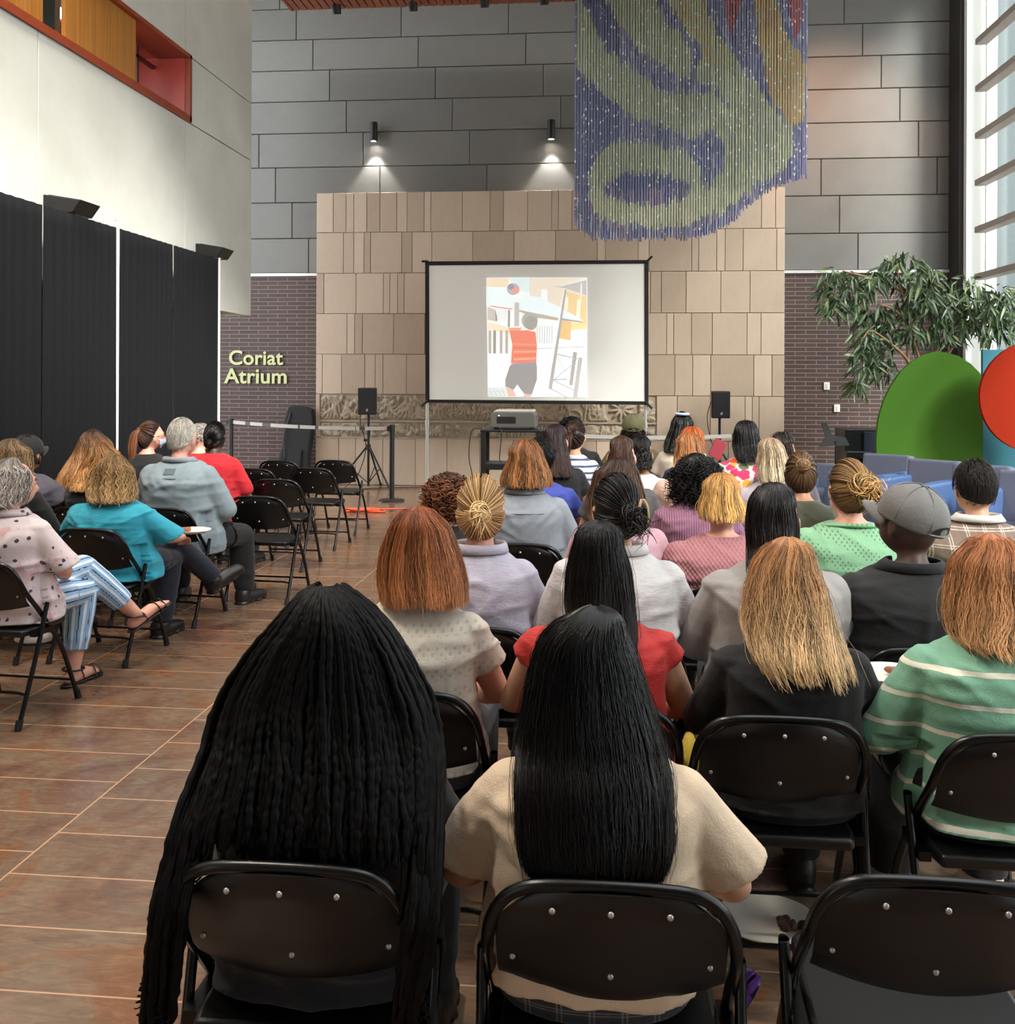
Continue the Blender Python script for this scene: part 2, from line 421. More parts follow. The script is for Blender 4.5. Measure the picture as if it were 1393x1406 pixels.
P('wood_panel', MB().bbox((xb - .06, yg1, zr0 + fw), (xb - .02, yp, zr1 - fw * .6)).bbox((xb - .06, ys, zr0 + fw), (xb - .02, yg0, zr1 - fw * .6)), wood, wn)
P('window_pane', MB().bbox((xb - .08, yg0, zr0 + fw), (xb - .07, yg1, zr1 - fw * .6)), mat('dark_glass', '1E2A28', .06, spec=.8), wn)
P('reveal', MB().bbox((xb - 1.2, yp - .02, zr0 + .01), (xb - .03, yr - .02, zr0 + fw * .6)).bbox((xb - 1.2, yp - .02, zr1 - fw * .5), (xb - .03, yr - .02, zr1 - .01)).bbox((xb - 1.2, yr - .06, zr0), (xb - .03, yr - .02, zr1)).bbox((xb - 1.25, yp - .02, zr0), (xb - 1.2, yr - .02, zr1)), red, wn)
P('glazing_bar', MB().bbox((xb - .42, yr - .5, zr0 + fw), (xb - .38, yr - .46, zr1)).bbox((xb - .42, yp, zr1 - .16), (xb - .38, yr - .05, zr1 - .12)), mat('bar_dark', '4a1c14', .4), wn)

# right window wall
white = mat('white_frame', 'E9EBE6', .45)
wr = thing('wall_right', None, None); struct(wr)
xg = XR + .27; zfin = [float(PY(1345, p, 13.9)[2]) for p in (50, 115, 182, 248, 314, 381)]
y_end = 14.75; ym = float(PX(1357, 300, XR + .3)[1])
P('corner_panel', MB().bbox((XR, y_end - .02, 0), (XR + .03, YM, ZT)).bbox((XR + .03, y_end, 0), (xg + .1, y_end + .15, ZT)), white, wr)
P('dark_reveal', MB().bbox((XR - .06, YM - .45, 0), (XR, YM, ZT)), mat('reveal_dark', '2B2624', .6), wr)
pane = bpy.data.materials.new('clear_glass'); t = NT(pane); t.n.remove(t.b)
tr = t.add('ShaderNodeBsdfTransparent'); tr.inputs[0].default_value = (.92, .94, .94, 1); gl = t.add('ShaderNodeBsdfGlossy', Roughness=.02)
mx = t.add('ShaderNodeMixShader')
mx.inputs[0].default_value = .07; t.ln(tr.outputs[0], mx.inputs[1]); t.ln(gl.outputs[0], mx.inputs[2]); t.ln(mx.outputs[0], t.n['Material Output'].inputs['Surface'])
MATS['glass'] = pane
ymul = [14.6 - 1.8 * k for k in range(10)]
for a, b in zip(ymul[1:], ymul[:-1]): P('window_pane', MB().bbox((xg, a + .03, .4), (xg + .012, b - .03, ZT)), pane, wr)
for y in ymul: P('mullion', MB().bbox((xg - .06, y - .03, .0), (xg + .08, y + .03, ZT)), white, wr)
P('sill', MB().bbox((xg - .3, ymul[-1], .36), (xg + .1, 14.7, .42)).bbox((xg - .05, ymul[-1], 0), (xg + .1, 14.7, .38)), white, wr)
finm = mat('fin_grey', 'A39C95', .5)
dz = zfin[0] - zfin[1]
fx_ = float(PY(1345, 50, 13.9)[0])
for k in range(-3, 6):
    z = zfin[0] - dz * k
    P('sunshade_fin', MB().bbox((fx_ - .03, ymul[-1], z - .085), (fx_ + .13, 14.0, z)), finm, wr, bevel=.012)
# neighbouring facade seen through the glass
fac = mat('pale_facade', '616A68', .6, var=.08, vscale=.5)
struct(MB().bbox((XR + 9, 30, 0), (XR + 9.3, 70, 24)).build('wall_outside', fac))
struct(MB().bbox((XR, -5, -.25), (XR + 20, 72, -.05)).build('ground_outside', mat('paving', '6A6964', .8)))

# ceiling: slatted soffit over the back, plain slab above
slat = mat('cedar_slat', '8A4A2C', .45, var=.25, vscale=3)
zs_ = 6.62; ybk = float((zs_ - EYE) / ray(420, 14)[2] * ray(420, 14)[1]); xs0 = float(EYEP[0] + ray(403, 14)[0] * (zs_ - EYE) / ray(403, 14)[2])
mb = MB(); x = xs0
while x < 2.6:
    mb.bbox((x, 7.5, zs_), (x + .085, ybk, zs_ + .05)); x += .105
mb.bbox((xs0 - .03, 7.5, zs_ + .05), (2.62, ybk + .03, zs_ + .1)).bbox((xs0 - .04, 7.5, zs_ - .01), (xs0 - .005, ybk, zs_ + .1))
struct(mb.build('ceiling_soffit', slat))
struct(MB().bbox((-7, 9.0, ZT), (XR + .7, YM + .3, ZT + .2)).bbox((-7, -6, ZT), (-.2, 9, ZT + .2)).bbox((-.2, -6, ZT), (XR + .7, 0, ZT + .2)).bbox((4.2, 0, ZT), (XR + .7, 9, ZT + .2)).build('ceiling', mat('ceiling_grey', 'A9A8A2', .8)))
struct(MB().bbox((-7, -6.2, 0), (XR + .7, -6, ZT)).build('wall_front', mat('far_wall', '5F5B57', .8)))
struct(MB().bbox((XR + .5, -6, 0), (XR + .6, -1.6, ZT)).build('wall_right_end', mat('far_wall', '5F5B57', .8)))

# ------------------------------------------------------------------ drape line
drape = bpy.data.materials.new('black_drape'); t = NT(drape)
t.base(lin('191A1C')) if False else None
t.b.inputs['Base Color'].default_value = lin('0F1013'); t.b.inputs['Roughness'].default_value = .9; t.b.inputs['Specular IOR Level'].default_value = .2
zc = float(PX(150, 309.5, XC)[2])
ypx = [float(PX(p, 500, XC)[1]) for p in (300, 238, 163, 58, -40)]
lbl = ['black drape panel at the open brick end of the curtain line', 'black drape panel just right of the long white gap', 'black drape panel left of the white gap, below the wall uplight', 'black drape panel at the far left edge of the photo']
for i in range(4):
    b, a = ypx[i], ypx[i + 1]; g = .012 if i != 2 else .012
    if i == 2: b -= .05
    nx = int((b - a) / .018); y = np.linspace(a + g, b - g, nx); nz = 26; z = np.linspace(.03, zc, nz)
    Y, Z = np.meshgrid(y, z); k = .25 + .75 * (Z / zc) ** 2
    X = XC + .006 * k * np.sin(Y * 47 + 1.3 * np.sin(Y * 5 + i)) + .012 * np.sin(Y * 7 + i) * (1 - Z / zc) + .002 * np.sin(Y * 110)
    if i in (1,): X += 0; Y = Y + (.05 * np.clip((zc - Z) / zc, 0, 1) * (Y < a + .15) * -0.0)
    V = np.stack([X, Y, Z], -1).reshape(-1, 3); ii = np.arange(nx * nz).reshape(nz, nx)
    Q = np.stack([ii[:-1, :-1], ii[:-1, 1:], ii[1:, 1:], ii[1:, :-1]], -1).reshape(-1, 4)
    o = link('curtain', np_mesh('curtain', V, Q, drape)); s = o.modifiers.new('thick', 'SOLIDIFY'); s.thickness = .006
    tag(o, lbl[i], 'curtain', 'black drapes along the left wall')
polem = mat('white_pole', 'DADAD6', .35, .3)
for y, l in ((ypx[0] + .02, 'white upright pole at the brick end of the black drapes'), (ypx[2] - .02, 'white upright pole showing in the gap between black drapes')):
    o = MB().tube([(XC - .01, y, 0), (XC - .01, y, zc + .07)], .019, 12).tube([(XC - .01, y, zc + .07), (XC - .01, y, zc + .075)], .024, 12).lathe([(.16, 0), (.16, .012), (.03, .016)], (XC - .01, y, 0)).build('drape_pole', polem, smooth=True, angle=.6)
    tag(o, l, 'pole', 'uprights of the drape line')
blk = mat('matte_black', '0B0B0B', .5); 
for px, py, l in ((95, 287, 'black wedge uplight above the left half of the drapes'), (292, 348, 'black wedge uplight above the brick end of the drapes')):
    p = PX(px, py, XL + .14); k = 1.0
    r = thing('wall_uplight', l, 'light', p, 0, 'uplights on the plaster wall')
    MB().prism([(-.14, -.06), (.12, -.06), (.2, .05), (-.14, .1)], -.17, .17, lambda u, v, w: (u, w, v)).build('housing', blk, r, bevel=.01)
    MB().prism([(-.10, .07), (.17, .04), (.17, .055), (-.10, .1)], -.15, .15, lambda u, v, w: (u, w, v)).build('lens', mat('lens_dark', '30302c', .15), r)

# ------------------------------------------------------------------ lamps on the back wall
for px, py in ((513, 181), (756.5, 178)):
    p = PY(px, py, YM - .13); h = .29 / 2
    left = px < 600
    r = thing('wall_sconce', 'black cylinder downlight on the grey panels, ' + ('the one nearer the left wall' if left else 'the one nearer the hanging artwork'), 'light', p, 0, 'cylinder downlights above the stone wall')
    MB().lathe([(.0, h), (.055, h), (.058, h - .01), (.058, -h), (.05, -h), (.048, -h + .03), (0, -h + .03)], n=20).build('shade', blk, r, smooth=True, angle=.5)
    MB().bbox((-.03, .05, -.04), (.03, .14, .04)).build('bracket', blk, r)
    MB().lathe([(0, -h + .028), (.046, -h + .028)], n=16).build('lens', mat('lamp_lens', 'FFFFFF', .3, emit='FFF4E6', es=30), r)
    ld = bpy.data.lights.new('spot', 'SPOT'); ld.energy = 90; ld.spot_size = math.radians(74); ld.spot_blend = .35; ld.shadow_soft_size = .03; ld.color = (1, .97, .93)
    lo = link('spot', ld); lo.location = (p[0], p[1] , p[2] - h - .02); lo.rotation_euler = (math.radians(-4), 0, 0)
for px, py in ((462, 12), (567, 8), (665, 3), (747, -1)):
    p = PY(px, py, ybk - .12); n = (462, 567, 665, 747).index(px)
    r = thing('track_spotlight', 'black track spotlight under the wood slat soffit, ' + ('closest to the left wall', 'second from the left wall', 'third from the left wall', 'closest to the hanging artwork')[n], 'light', (p[0], p[1], p[2]), 0, 'spotlights along the soffit edge')
    M_ = Matrix.Rotation(math.radians(20), 4, 'X')
    b = MB().lathe([(0, .09), (.05, .09), (.058, .07), (.058, -.06), (.05, -.07), (.045, -.05), (0, -.05)], n=18); b.v = [tuple(M_ @ Vector(v)) for v in b.v]
    b.build('lamp_head', blk, r, smooth=True, angle=.5)
    MB().bbox((-.012, -.012, .06), (.012, .012, zs_ - p[2] + .0)).build('stem', blk, r)
# ------------------------------------------------------------------ hanging rod artwork
def inpoly(x, y, poly):
    c = False; n = len(poly)
    for i in range(n):
        x1_, y1_ = poly[i]; x2_, y2_ = poly[(i + 1) % n]
        if (y1_ > y) != (y2_ > y) and x < (x2_ - x1_) * (y - y1_) / (y2_ - y1_) + x1_: c = not c
    return c
G1 = [(110, -60), (170, 60), (250, 240), (340, 310), (430, 360), (550, 460), (680, 470), (830, 480), (890, 560), (880, 640), (700, 690), (600, 650), (480, 620), (400, 600), (300, 510), (200, 430), (110, 340)]
G2 = [(230, -60), (470, -60), (560, 100), (650, 200), (690, 260), (690, 340), (680, 410), (540, 330), (450, 270), (340, 150)]
G3 = [(540, -60), (720, -60), (830, 180), (990, 390), (1120, 560), (1200, 650), (1200, 780), (1150, 870), (1030, 920), (930, 1010), (860, 1060), (700, 1130), (500, 1145), (280, 1130), (190, 1050), (172, 900), (220, 770), (330, 710), (500, 725), (660, 765), (735, 850), (745, 950), (800, 930), (850, 850), (860, 740), (800, 660), (700, 690), (870, 640), (890, 560), (860, 500), (780, 425), (690, 410), (750, 270), (700, 190), (640, 130)]
OC = [(1000, -60), (1110, -60), (1150, 150), (1270, 330), (1262, 600), (1190, 640), (1120, 530), (1080, 450), (1030, 200)]
R1 = [(850, -60), (965, -60), (905, 120), (880, 195)]; R2 = [(1170, -60), (1250, -60), (1240, 130), (1212, 220), (1190, 110)]
ACOL = ['565C80', '6A6E8A', '8C9684', '949A7C', 'A08C5C', '8A464C', '75688A', 'C8CCC8', 'A2A88E', '4C5478', '848CA4', 'A08460']
amats = [mat('art_%s' % n, c, .35) for n, c in zip(('royal', 'slate', 'sage', 'olive', 'ochre', 'red', 'violet', 'pearl', 'pale', 'indigo', 'mist', 'copper'), ACOL)]
def acol(u, v):
    r = random.random()
    if inpoly(u, v, R1) or inpoly(u, v, R2): return 5
    if inpoly(u, v, OC): return 4 if r < .6 else (11 if r < .85 else 3)
    if ((u - 470) / 215) ** 2 + ((v - 950) / 78) ** 2 < 1: return 6 if (r < .35 and v > 940) else (0 if r < .75 else 9)
    if inpoly(u, v, G3):
        if u > 620 and v < 330 and u < 900: return 3 if r < .7 else 4
        return 8 if (v > 950 and r < .7) else (2 if r < .62 else (3 if r < .85 else 8))
    if inpoly(u, v, G1) or inpoly(u, v, G2): return 2 if r < .7 else (8 if r < .85 else 3)
    if u > 1120 and v > 640: return 6 if r < .4 else 0
    if v > 960: return (0, 9, 6, 10)[int(r * 4)]
    if u < 330: return 0 if r < .75 else 9
    return 1 if r < .7 else (10 if r < .85 else 9)
def abot(u):
    xs = [105, 135, 190, 260, 500, 715, 800, 900, 985, 1100, 1180, 1285]; ys = [1120, 1165, 1205, 1210, 1205, 1200, 1170, 1120, 1030, 950, 915, 885]
    return float(np.interp(u, xs, ys))
YA = 11.4
mb = MB()
def apt(u, v, y): p = PY(760 + u / 3.666, v / 3.666, y); return p
for lay in range(2):
    n = 84
    for i in range(n):
        u = 108 + (1281 - 108) * (i + .5 * lay) / n + random.uniform(-2, 2); yy = YA + .12 * lay
        xw = float(apt(u, 600, yy)[0]); bot = abot(u) + random.uniform(-18, 12); v = bot; zz = float(apt(u, bot, yy)[2])
        while v > -110:
            L = random.uniform(26, 62); vm = v - L / 2; z2 = float(apt(u, v - L, yy)[2])
            mi = acol(u, vm)
            mb.tube([(xw, yy, zz), (xw, yy, z2 + .004)], random.uniform(.0075, .0095), 5, mi)
            if random.random() < .22: mb.tube([(xw, yy, z2 - .012), (xw, yy, z2 + .014)], .0088, 5, 7)
            v -= L; zz = z2
art = mb.build('rod_curtain', amats); tag(art, 'hanging artwork curtain of blue, green and ochre rods over the stone wall', 'artwork', kind='stuff')
ztopa = float(apt(600, -115, YA)[2])
xa0, xa1 = float(apt(105, 0, YA)[0]), float(apt(1285, 0, YA)[0])
tag(MB().bbox((xa0, YA - .05, ztopa), (xa1, YA + .2, ztopa + .05)).bbox((xa0 + .3, YA + .05, ztopa), (xa0 + .33, YA + .08, ZT)).bbox((xa1 - .33, YA + .05, ztopa), (xa1 - .3, YA + .08, ZT)).build('hanging_rail', blk), 'black rail carrying the hanging rod artwork above the frame', 'rail')

# ------------------------------------------------------------------ projection screen
YS = 14.0
def S(px, py, dy=0): return PY(px, py, YS + dy)
scr = thing('projection_screen', 'wide white projection screen with black border on a pale tube stand, showing a slide', 'screen', (float(S(736, 450)[0]), YS, 0))
ox = float(S(736, 450)[0])
def L3(px, py, dy=0): p = S(px, py, dy); return (float(p[0]) - ox, dy, float(p[2]))
quad = lambda a, b, c, d, dy: [L3(a[0], a[1], dy), L3(b[0], b[1], dy), L3(c[0], c[1], dy), L3(d[0], d[1], dy)]
cs = [(583.5, 359), (890, 357), (890, 556), (584, 553)]
mb = MB()
o4 = quad(*cs, 0); ins = [(589, 364.5), (884.5, 362), (885, 551), (589.5, 548.5)]; i4 = quad(*ins, 0)
V = [(x, -.012, z) for x, y, z in o4] + [(x, -.012, z) for x, y, z in i4] + [(x, .012, z) for x, y, z in o4] + [(x, .012, z) for x, y, z in i4]
F = []
for k in range(4):
    q = (k + 1) % 4; F += [(k, q, q + 4, k + 4), (k + 8, k + 12, q + 12, q + 8), (k, k + 8, q + 8, q)]
mb.add(V, F).build('border', mat('border_black', '0E0E0E', .7), scr)
MB().add([(x, 0, z) for x, y, z in i4] + [(x, .01, z) for x, y, z in i4], [(0, 1, 2, 3), (7, 6, 5, 4), (0, 4, 5, 1), (2, 6, 7, 3)]).build('fabric', mat('screen_white', 'F0EFE9', .9), scr)
for (px, py, dx, dz) in ((584, 359, -.05, .0), (890, 357, .05, .05), (584, 553, -.05, -.05), (890, 556, .05, -.05)):
    p = L3(px, py); MB().tube([(p[0] - dx * .8, -.015, p[2] - dz * .8), (p[0] + dx, -.015, p[2] + dz)], .016, 8).build('corner_clip', mat('border_black', '0E0E0E', .7), scr)
tubem = mat('pale_tube', 'B9B7B0', .35, .5)
for px in (586, 886):
    p = L3(px, 556); x = p[0]
    MB().tube([(x, .03, p[2] + .3), (x, .03, .12)], .022, 12).tube([(x, .03, .95), (x, .03, 1.03)], .03, 12).tube(spline([(x, .03, .2), (x, .03, .09), (x, -.12, .04), (x - .02, -.45, .025)], 5), .022, 10).tube(spline([(x, .03, .2), (x, .03, .09), (x, .2, .04), (x, .42, .025)], 5), .022, 10).build('stand_leg', tubem, scr, smooth=True, angle=.8)
# the slide, thrown on the cloth by the projector
sm = []
def slide_mat(c, e=1.25):
    k = 'slide_' + c
    if k not in MATS:
        c_ = ''.join('%02x' % int(int(c[i:i + 2], 16) * .82 + 248 * .18) for i in (0, 2, 4)); mat(k, c_, .9, emit=c_, es=.45)
    return MATS[k]
# coordinates of the enlarged crop: px = 655 + u/7.81, py = 370 + v/7.81
SH = []
def sh(c, *pts): SH.append((c, pts))
sh('F4FBFB', (98, 90), (1175, 90), (1170, 1370), (115, 1362))
sh('E8D9C4', (560, 92), (1170, 92), (1172, 560), (900, 470), (560, 280)); sh('F0DCBC', (98, 92), (350, 92), (320, 190), (98, 190))
sh('D8ECEE', (355, 95), (565, 95), (560, 250), (470, 230), (360, 130))
sh('E9C88A', (955, 240), (1172, 290), (1172, 620), (960, 500)); sh('E8BE78', (900, 540), (1010, 560), (1000, 760), (880, 740)); sh('F3D98E', (1010, 560), (1172, 590), (1172, 640), (1010, 650))
sh('FFF6E4', (950, 300), (975, 300), (970, 430), (940, 420)); sh('FBF2DC', (1075, 320), (1112, 320), (1100, 520), (1062, 500)); sh('F6FBFA', (685, 215), (750, 215), (750, 345), (685, 330))
sh('EAF8FA', (98, 185), (330, 195), (400, 290), (400, 440), (98, 385)); sh('E6F6F9', (400, 330), (550, 280), (690, 300), (1135, 545), (1120, 560), (880, 520), (440, 430))
sh('B9A898', (440, 430), (880, 520), (880, 550), (640, 520), (440, 450)); sh('A3A09C', (900, 520), (1125, 555), (1120, 570), (900, 545))
sh('D97A6E', (130, 385), (380, 420), (380, 432), (140, 398))
sh('C7BDB0', (110, 400), (200, 430), (210, 560), (110, 540)); sh('8F857C', (190, 430), (225, 540), (200, 560)); sh('9C948C', (330, 430), (355, 440), (350, 620), (325, 620)); sh('BEB7B0', (400, 350), (450, 355), (450, 610), (395, 610))
sh('E9EDEA', (205, 420), (330, 430), (320, 545), (215, 540)); sh('F2DFC0', (110, 560), (340, 620), (345, 690), (110, 640))
for a in (120, 170, 240, 300): sh('958A80' if a % 60 else 'B4A99C', (a, 650), (a + 32, 655), (a + 30, 905), (a, 900))
sh('F6FCFC', (115, 910), (340, 910), (330, 1240), (115, 1255)); sh('DDE6E6', (115, 1262), (300, 1250), (320, 1360), (115, 1362))
for q in range(4): sh('A8AAA8', (120 + 45 * q, 1275), (126 + 45 * q, 1275), (170 + 45 * q, 1358), (163 + 45 * q, 1358))
sh('B9B9B6', (115, 1310), (310, 1300), (310, 1306), (115, 1317))
for q in range(7): sh('B5B7B4', (640 + 26 * q, 600), (648 + 26 * q, 600), (648 + 26 * q, 790), (640 + 26 * q, 790))
sh('A9ABA8', (640, 845), (1170, 825), (1170, 832), (640, 852))
for q in range(24):
    a, b = random.uniform(650, 800), random.uniform(870, 1250); sh('BFC4C2', (a, b), (a + 26, b - 16), (a + 28, b - 11), (a + 3, b + 5))
for q in range(14):
    a, b = random.uniform(870, 1000), random.uniform(880, 1150); sh('C3C8C6', (a, b), (a + 30, b - 14), (a + 32, b - 9), (a + 3, b + 5))
sh('C9EFEA', (1080, 1180), (1168, 1180), (1168, 1365), (1070, 1365)); sh('EDE7DC', (820, 1190), (980, 1260), (920, 1310), (815, 1260))
sh('B7B4B2', (815, 180), (1172, 100), (1172, 280), (950, 205)); sh('E8EAE8', (830, 180), (1172, 95), (1172, 112), (900, 180)); sh('F4E8DC', (1108, 150), (1124, 150), (1116, 330), (1104, 330))
sh('A8A3A0', (935, 215), (958, 215), (800, 1295), (762, 1275)); sh('F2F4F2', (925, 215), (936, 215), (800, 1000), (790, 1000))
sh('9C9894', (1030, 880), (1072, 890), (1020, 1250), (985, 1235)); sh('ABA6A2', (1085, 940), (1130, 945), (1070, 1368), (1025, 1368))
for a, b, c, d in ((855, 900, 1075, 955), (860, 915, 1000, 1230), (1010, 1020, 830, 1170), (820, 1175, 960, 1170), (815, 1180, 1040, 1290), (790, 1270, 960, 1365)):
    sh('9FA09E', (a, b), (c, d), (c, d + 12), (a, b + 12))
cir = lambda cx, cy, rx, ry, a0=0, a1=360, n=20: [(cx + rx * math.cos(math.radians(a0 + (a1 - a0) * i / n)), cy + ry * math.sin(math.radians(a0 + (a1 - a0) * i / n))) for i in range(n + 1)]
sh('B5A9B2', *cir(385, 210, 68, 66)); sh('E59A86', *cir(415, 225, 38, 38)); sh('8E8894', *cir(360, 185, 34, 30))
sh('A9A79C', *cir(562, 548, 88, 92)); sh('99978C', *cir(575, 575, 70, 76))
sh('EE9A80', (335, 625), (480, 620), (440, 700), (350, 700)); sh('E9785C', (350, 655), (440, 655), (540, 650), (625, 670), (640, 820), (632, 1005), (360, 1005), (375, 800), (355, 720))
for q, c in enumerate(('EE8E6C', 'E0684E', 'F0A080', 'E0684E', 'F2A488')): sh(c, (390, 790 + 42 * q), (625, 800 + 36 * q), (628, 816 + 36 * q), (395, 806 + 42 * q))
sh('8E8C98', (365, 1008), (635, 995), (640, 1060), (350, 1060)); sh('8F8A88', (350, 1030), (640, 1040), (640, 1180), (585, 1345), (500, 1330), (430, 1235), (390, 1290), (300, 1255), (300, 1180))
sh('E2B8A6', (300, 1250), (390, 1290), (420, 1360), (330, 1362)); sh('DDB0A0', (500, 1330), (590, 1340), (570, 1364), (500, 1364))
cols = []; V = []; F = []; MI = []
names = {}
for n, (c, pts) in enumerate(SH):
    if c not in names: names[c] = len(names)
    o = len(V)
    for u, v in pts: V.append(L3(655 + u / 7.81, 370 + v / 7.81, -.0125 - .00004 * n))
    F.append(tuple(range(o, o + len(pts)))); MI.append(names[c])
mb = MB(); mb.v = V; mb.f = F; mb.m = MI
o = mb.build('projected_slide', [slide_mat(c) for c in names], scr); tag(o, 'bright projected photo of a child in an orange shirt throwing a ball')

# ------------------------------------------------------------------ projector on its cart
YP = 11.0
p = PY(700, 590, YP); zc_ = float(p[2]); xl, xr_ = float(PY(659, 590, YP)[0]), float(PY(742, 590, YP)[0]); cx = (xl + xr_) / 2
cart = thing('projector_cart', 'black metal projector cart in front of the screen', 'cart', (cx, YP + .22, 0)); hw = (xr_ - xl) / 2
MB().bbox((-hw, -.22, zc_ - .03), (hw, .24, zc_)).build('top_shelf', blk, cart, bevel=.008)
zm = float(PY(700, 637, YP)[2])
MB().bbox((-hw + .03, -.2, zm - .07), (hw - .03, .22, zm)).build('middle_shelf', blk, cart, bevel=.006)
MB().bbox((-hw + .03, -.2, .2), (hw - .03, .22, .23)).build('lower_shelf', blk, cart, bevel=.006)
for sx in (-1, 1):
    for sy in (-1, 1):
        l = MB().bbox((sx * (hw - .03) - .025, sy * .19 - .025, .06), (sx * (hw - .03) + .025, sy * .19 + .025, zc_ - .03)).build('leg', blk, cart)
        MB().tube([(sx * (hw - .03) - .02, sy * .19, .035), (sx * (hw - .03) + .02, sy * .19, .035)], .034, 12).build('caster', mat('caster', '2a2a2a', .5), l, smooth=True, angle=.5)
a, b = float(PY(672, 575, YP)[0]), float(PY(735, 575, YP)[0]); zt_ = float(PY(700, 563, YP)[2]); zpb = zc_ + .02; x_ = (a + b) / 2; w_ = (b - a) / 2; h_ = zt_ - zpb
pr = thing('projector', 'grey projector with a light top standing on the black cart', 'projector', (x_, YP + .2, zpb))
MB().prism([(-w_, 0), (w_, 0), (w_, h_ * .72), (w_ - .03, h_ * .9), (-w_ + .05, h_ * .9), (-w_, h_ * .7)], -.18, .2, lambda u, v, w: (u, w, v)).build('body', mat('projector_grey', '55544F', .5), pr, bevel=.012)
MB().prism([(-w_ + .015, h_ * .78), (w_ - .02, h_ * .86), (w_ - .03, h_), (-w_ + .06, h_)], -.15, .19, lambda u, v, w: (u, w, v)).build('lid', mat('projector_lid', 'A9A89F', .45), pr, bevel=.012)
MB().bbox((-w_ + .08, -.186, h_ * .25), (w_ - .22, -.17, h_ * .62)).build('port_panel', mat('port_black', '1b1b1b', .4), pr)
MB().tube([(-w_ + .1, -.19, h_ * .68), (-w_ + .1, -.18, h_ * .68)], .009, 10).build('status_light', mat('white_dot', 'F2F2F0', .4), pr)
MB().tube([(w_ * .3, .2, h_ * .45), (w_ * .3, .235, h_ * .45)], .05, 18).build('lens', mat('lens_dark', '30302c', .15), pr)
for sx in (-1, 1): MB().tube([(sx * (w_ - .05), -.12, -.02), (sx * (w_ - .05), -.12, .01)], .015, 10).tube([(sx * (w_ - .05), .12, -.02), (sx * (w_ - .05), .12, .01)], .015, 10).build('foot', blk, pr)
cabm = mat('cable_black', '1a1a1a', .5)
def cable(name, pts, r, m, label, cat='cable', k=8): return tag(MB().tube(spline(pts, k), r, 6).build(name, m, smooth=True), label, cat)
cable('power_cable', [(xl + .02, YP - .02, zc_ + .012), (xl - .09, YP - .03, zc_ - .02), (xl - .12, YP - .02, zc_ - .3), (xl - .08, YP, zc_ - .55), (xl - .05, YP + .1, .012), (xl + .4, YP + .3, .012)], .006, cabm, 'black cable looping down from the left edge of the projector cart')
cable('power_cable', [(xl + .22, YP - .01, zc_ + .012), (xl + .24, YP - .03, zc_ - .05), (xl + .22, YP - .03, zc_ - .3), (xl + .24, YP - .04, zm + .012)], .006, cabm, 'black cable hanging between the shelves of the projector cart')

# ------------------------------------------------------------------ loudspeakers on tripods
def speaker(px0, px1, py0, py1, Y, l1, l2, zb_):
    p = PY((px0 + px1) / 2, (py0 + py1) / 2, Y); w = float(PY(px1, py1, Y)[0] - PY(px0, py1, Y)[0]) / 2; zt_, z0 = float(PY(px0, py0, Y)[2]), float(PY(px0, py1, Y)[2])
    x = float(p[0]); h = zt_ - z0
    s = thing('loudspeaker', l1, 'loudspeaker', (x, Y, z0), .06, 'loudspeakers beside the screen')
    MB().prism([(-w, -.1), (w, -.1), (w * .7, .2), (-w * .7, .2)], 0, h, lambda u, v, q: (u, v, q)).build('cabinet', blk, s, bevel=.015)
    MB().bbox((-w + .012, -.112, .012), (w - .012, -.1, h - .012)).build('grille', mat('grille', '1c1d1f', .7), s, bevel=.006)
    MB().prism([(-.012, .05), (.014, .05), (.02, .085), (-.006, .085)], -.117, -.111).build('emblem', mat('emblem_silver', 'A8A8A6', .4), s)
    t_ = thing('speaker_stand', l2, 'stand', (x, Y + .03, 0), 0, 'tripod stands beside the screen')
    MB().tube([(0, 0, .04), (0, 0, z0)], .019, 12).tube([(0, 0, z0 * .72), (0, 0, z0 * .78)], .027, 12).build('pole', blk, t_, smooth=True, angle=.6)
    hub = z0 * .58
    MB().tube([(0, 0, hub - .06), (0, 0, hub + .02)], .034, 12).build('collar', blk, t_, smooth=True, angle=.6)
    MB().tube([(-.02, 0, hub + .08), (-.07, 0, hub + .08)], .02, 8).build('knob', blk, t_)
    for k in range(3):
        a = math.radians((-150, -30, 90)[k] - 8)
        e = (.50 * math.cos(a), .50 * math.sin(a), .02); s_ = (.03 * math.cos(a), .03 * math.sin(a), hub - .02)
        lg = MB().tube([s_, e], .014, 8).build('leg', blk, t_, smooth=True, angle=.6)
        MB().ell(e, (.024, .024, .02), 10, 6).build('rubber_foot', cabm, lg, smooth=True)
        m_ = tuple((q + r) / 2 for q, r in zip(s_, e)); MB().tube([(.02 * math.cos(a), .02 * math.sin(a), .1), m_], .008, 6).build('brace', blk, t_)
    return x, z0
xs1, zs1 = speaker(492.5, 518, 532.5, 569, 14.4, 'black loudspeaker left of the screen, above the belt barrier', 'black tripod stand carrying the loudspeaker left of the screen', 0)
xs2, zs2 = speaker(975, 1001, 537, 574, 14.35, 'black loudspeaker right of the screen with a shadow on the stone', 'black tripod stand under the loudspeaker right of the screen', 0)
cable('speaker_cable', [(xs1 - .1, 14.55, zs1 + .2), (xs1 - .14, 14.5, zs1 - .1), (xs1 - .05, 14.48, .6), (xs1 - .15, 14.4, .2), (xs1 - .3, 14.3, .012), (xs1 + .2, 14.45, .012), (xs1 + 1.3, 14.8, .012), (xs1 + 2.2, 14.82, .012)], .007, cabm, 'black speaker cable running along the foot of the stone wall')
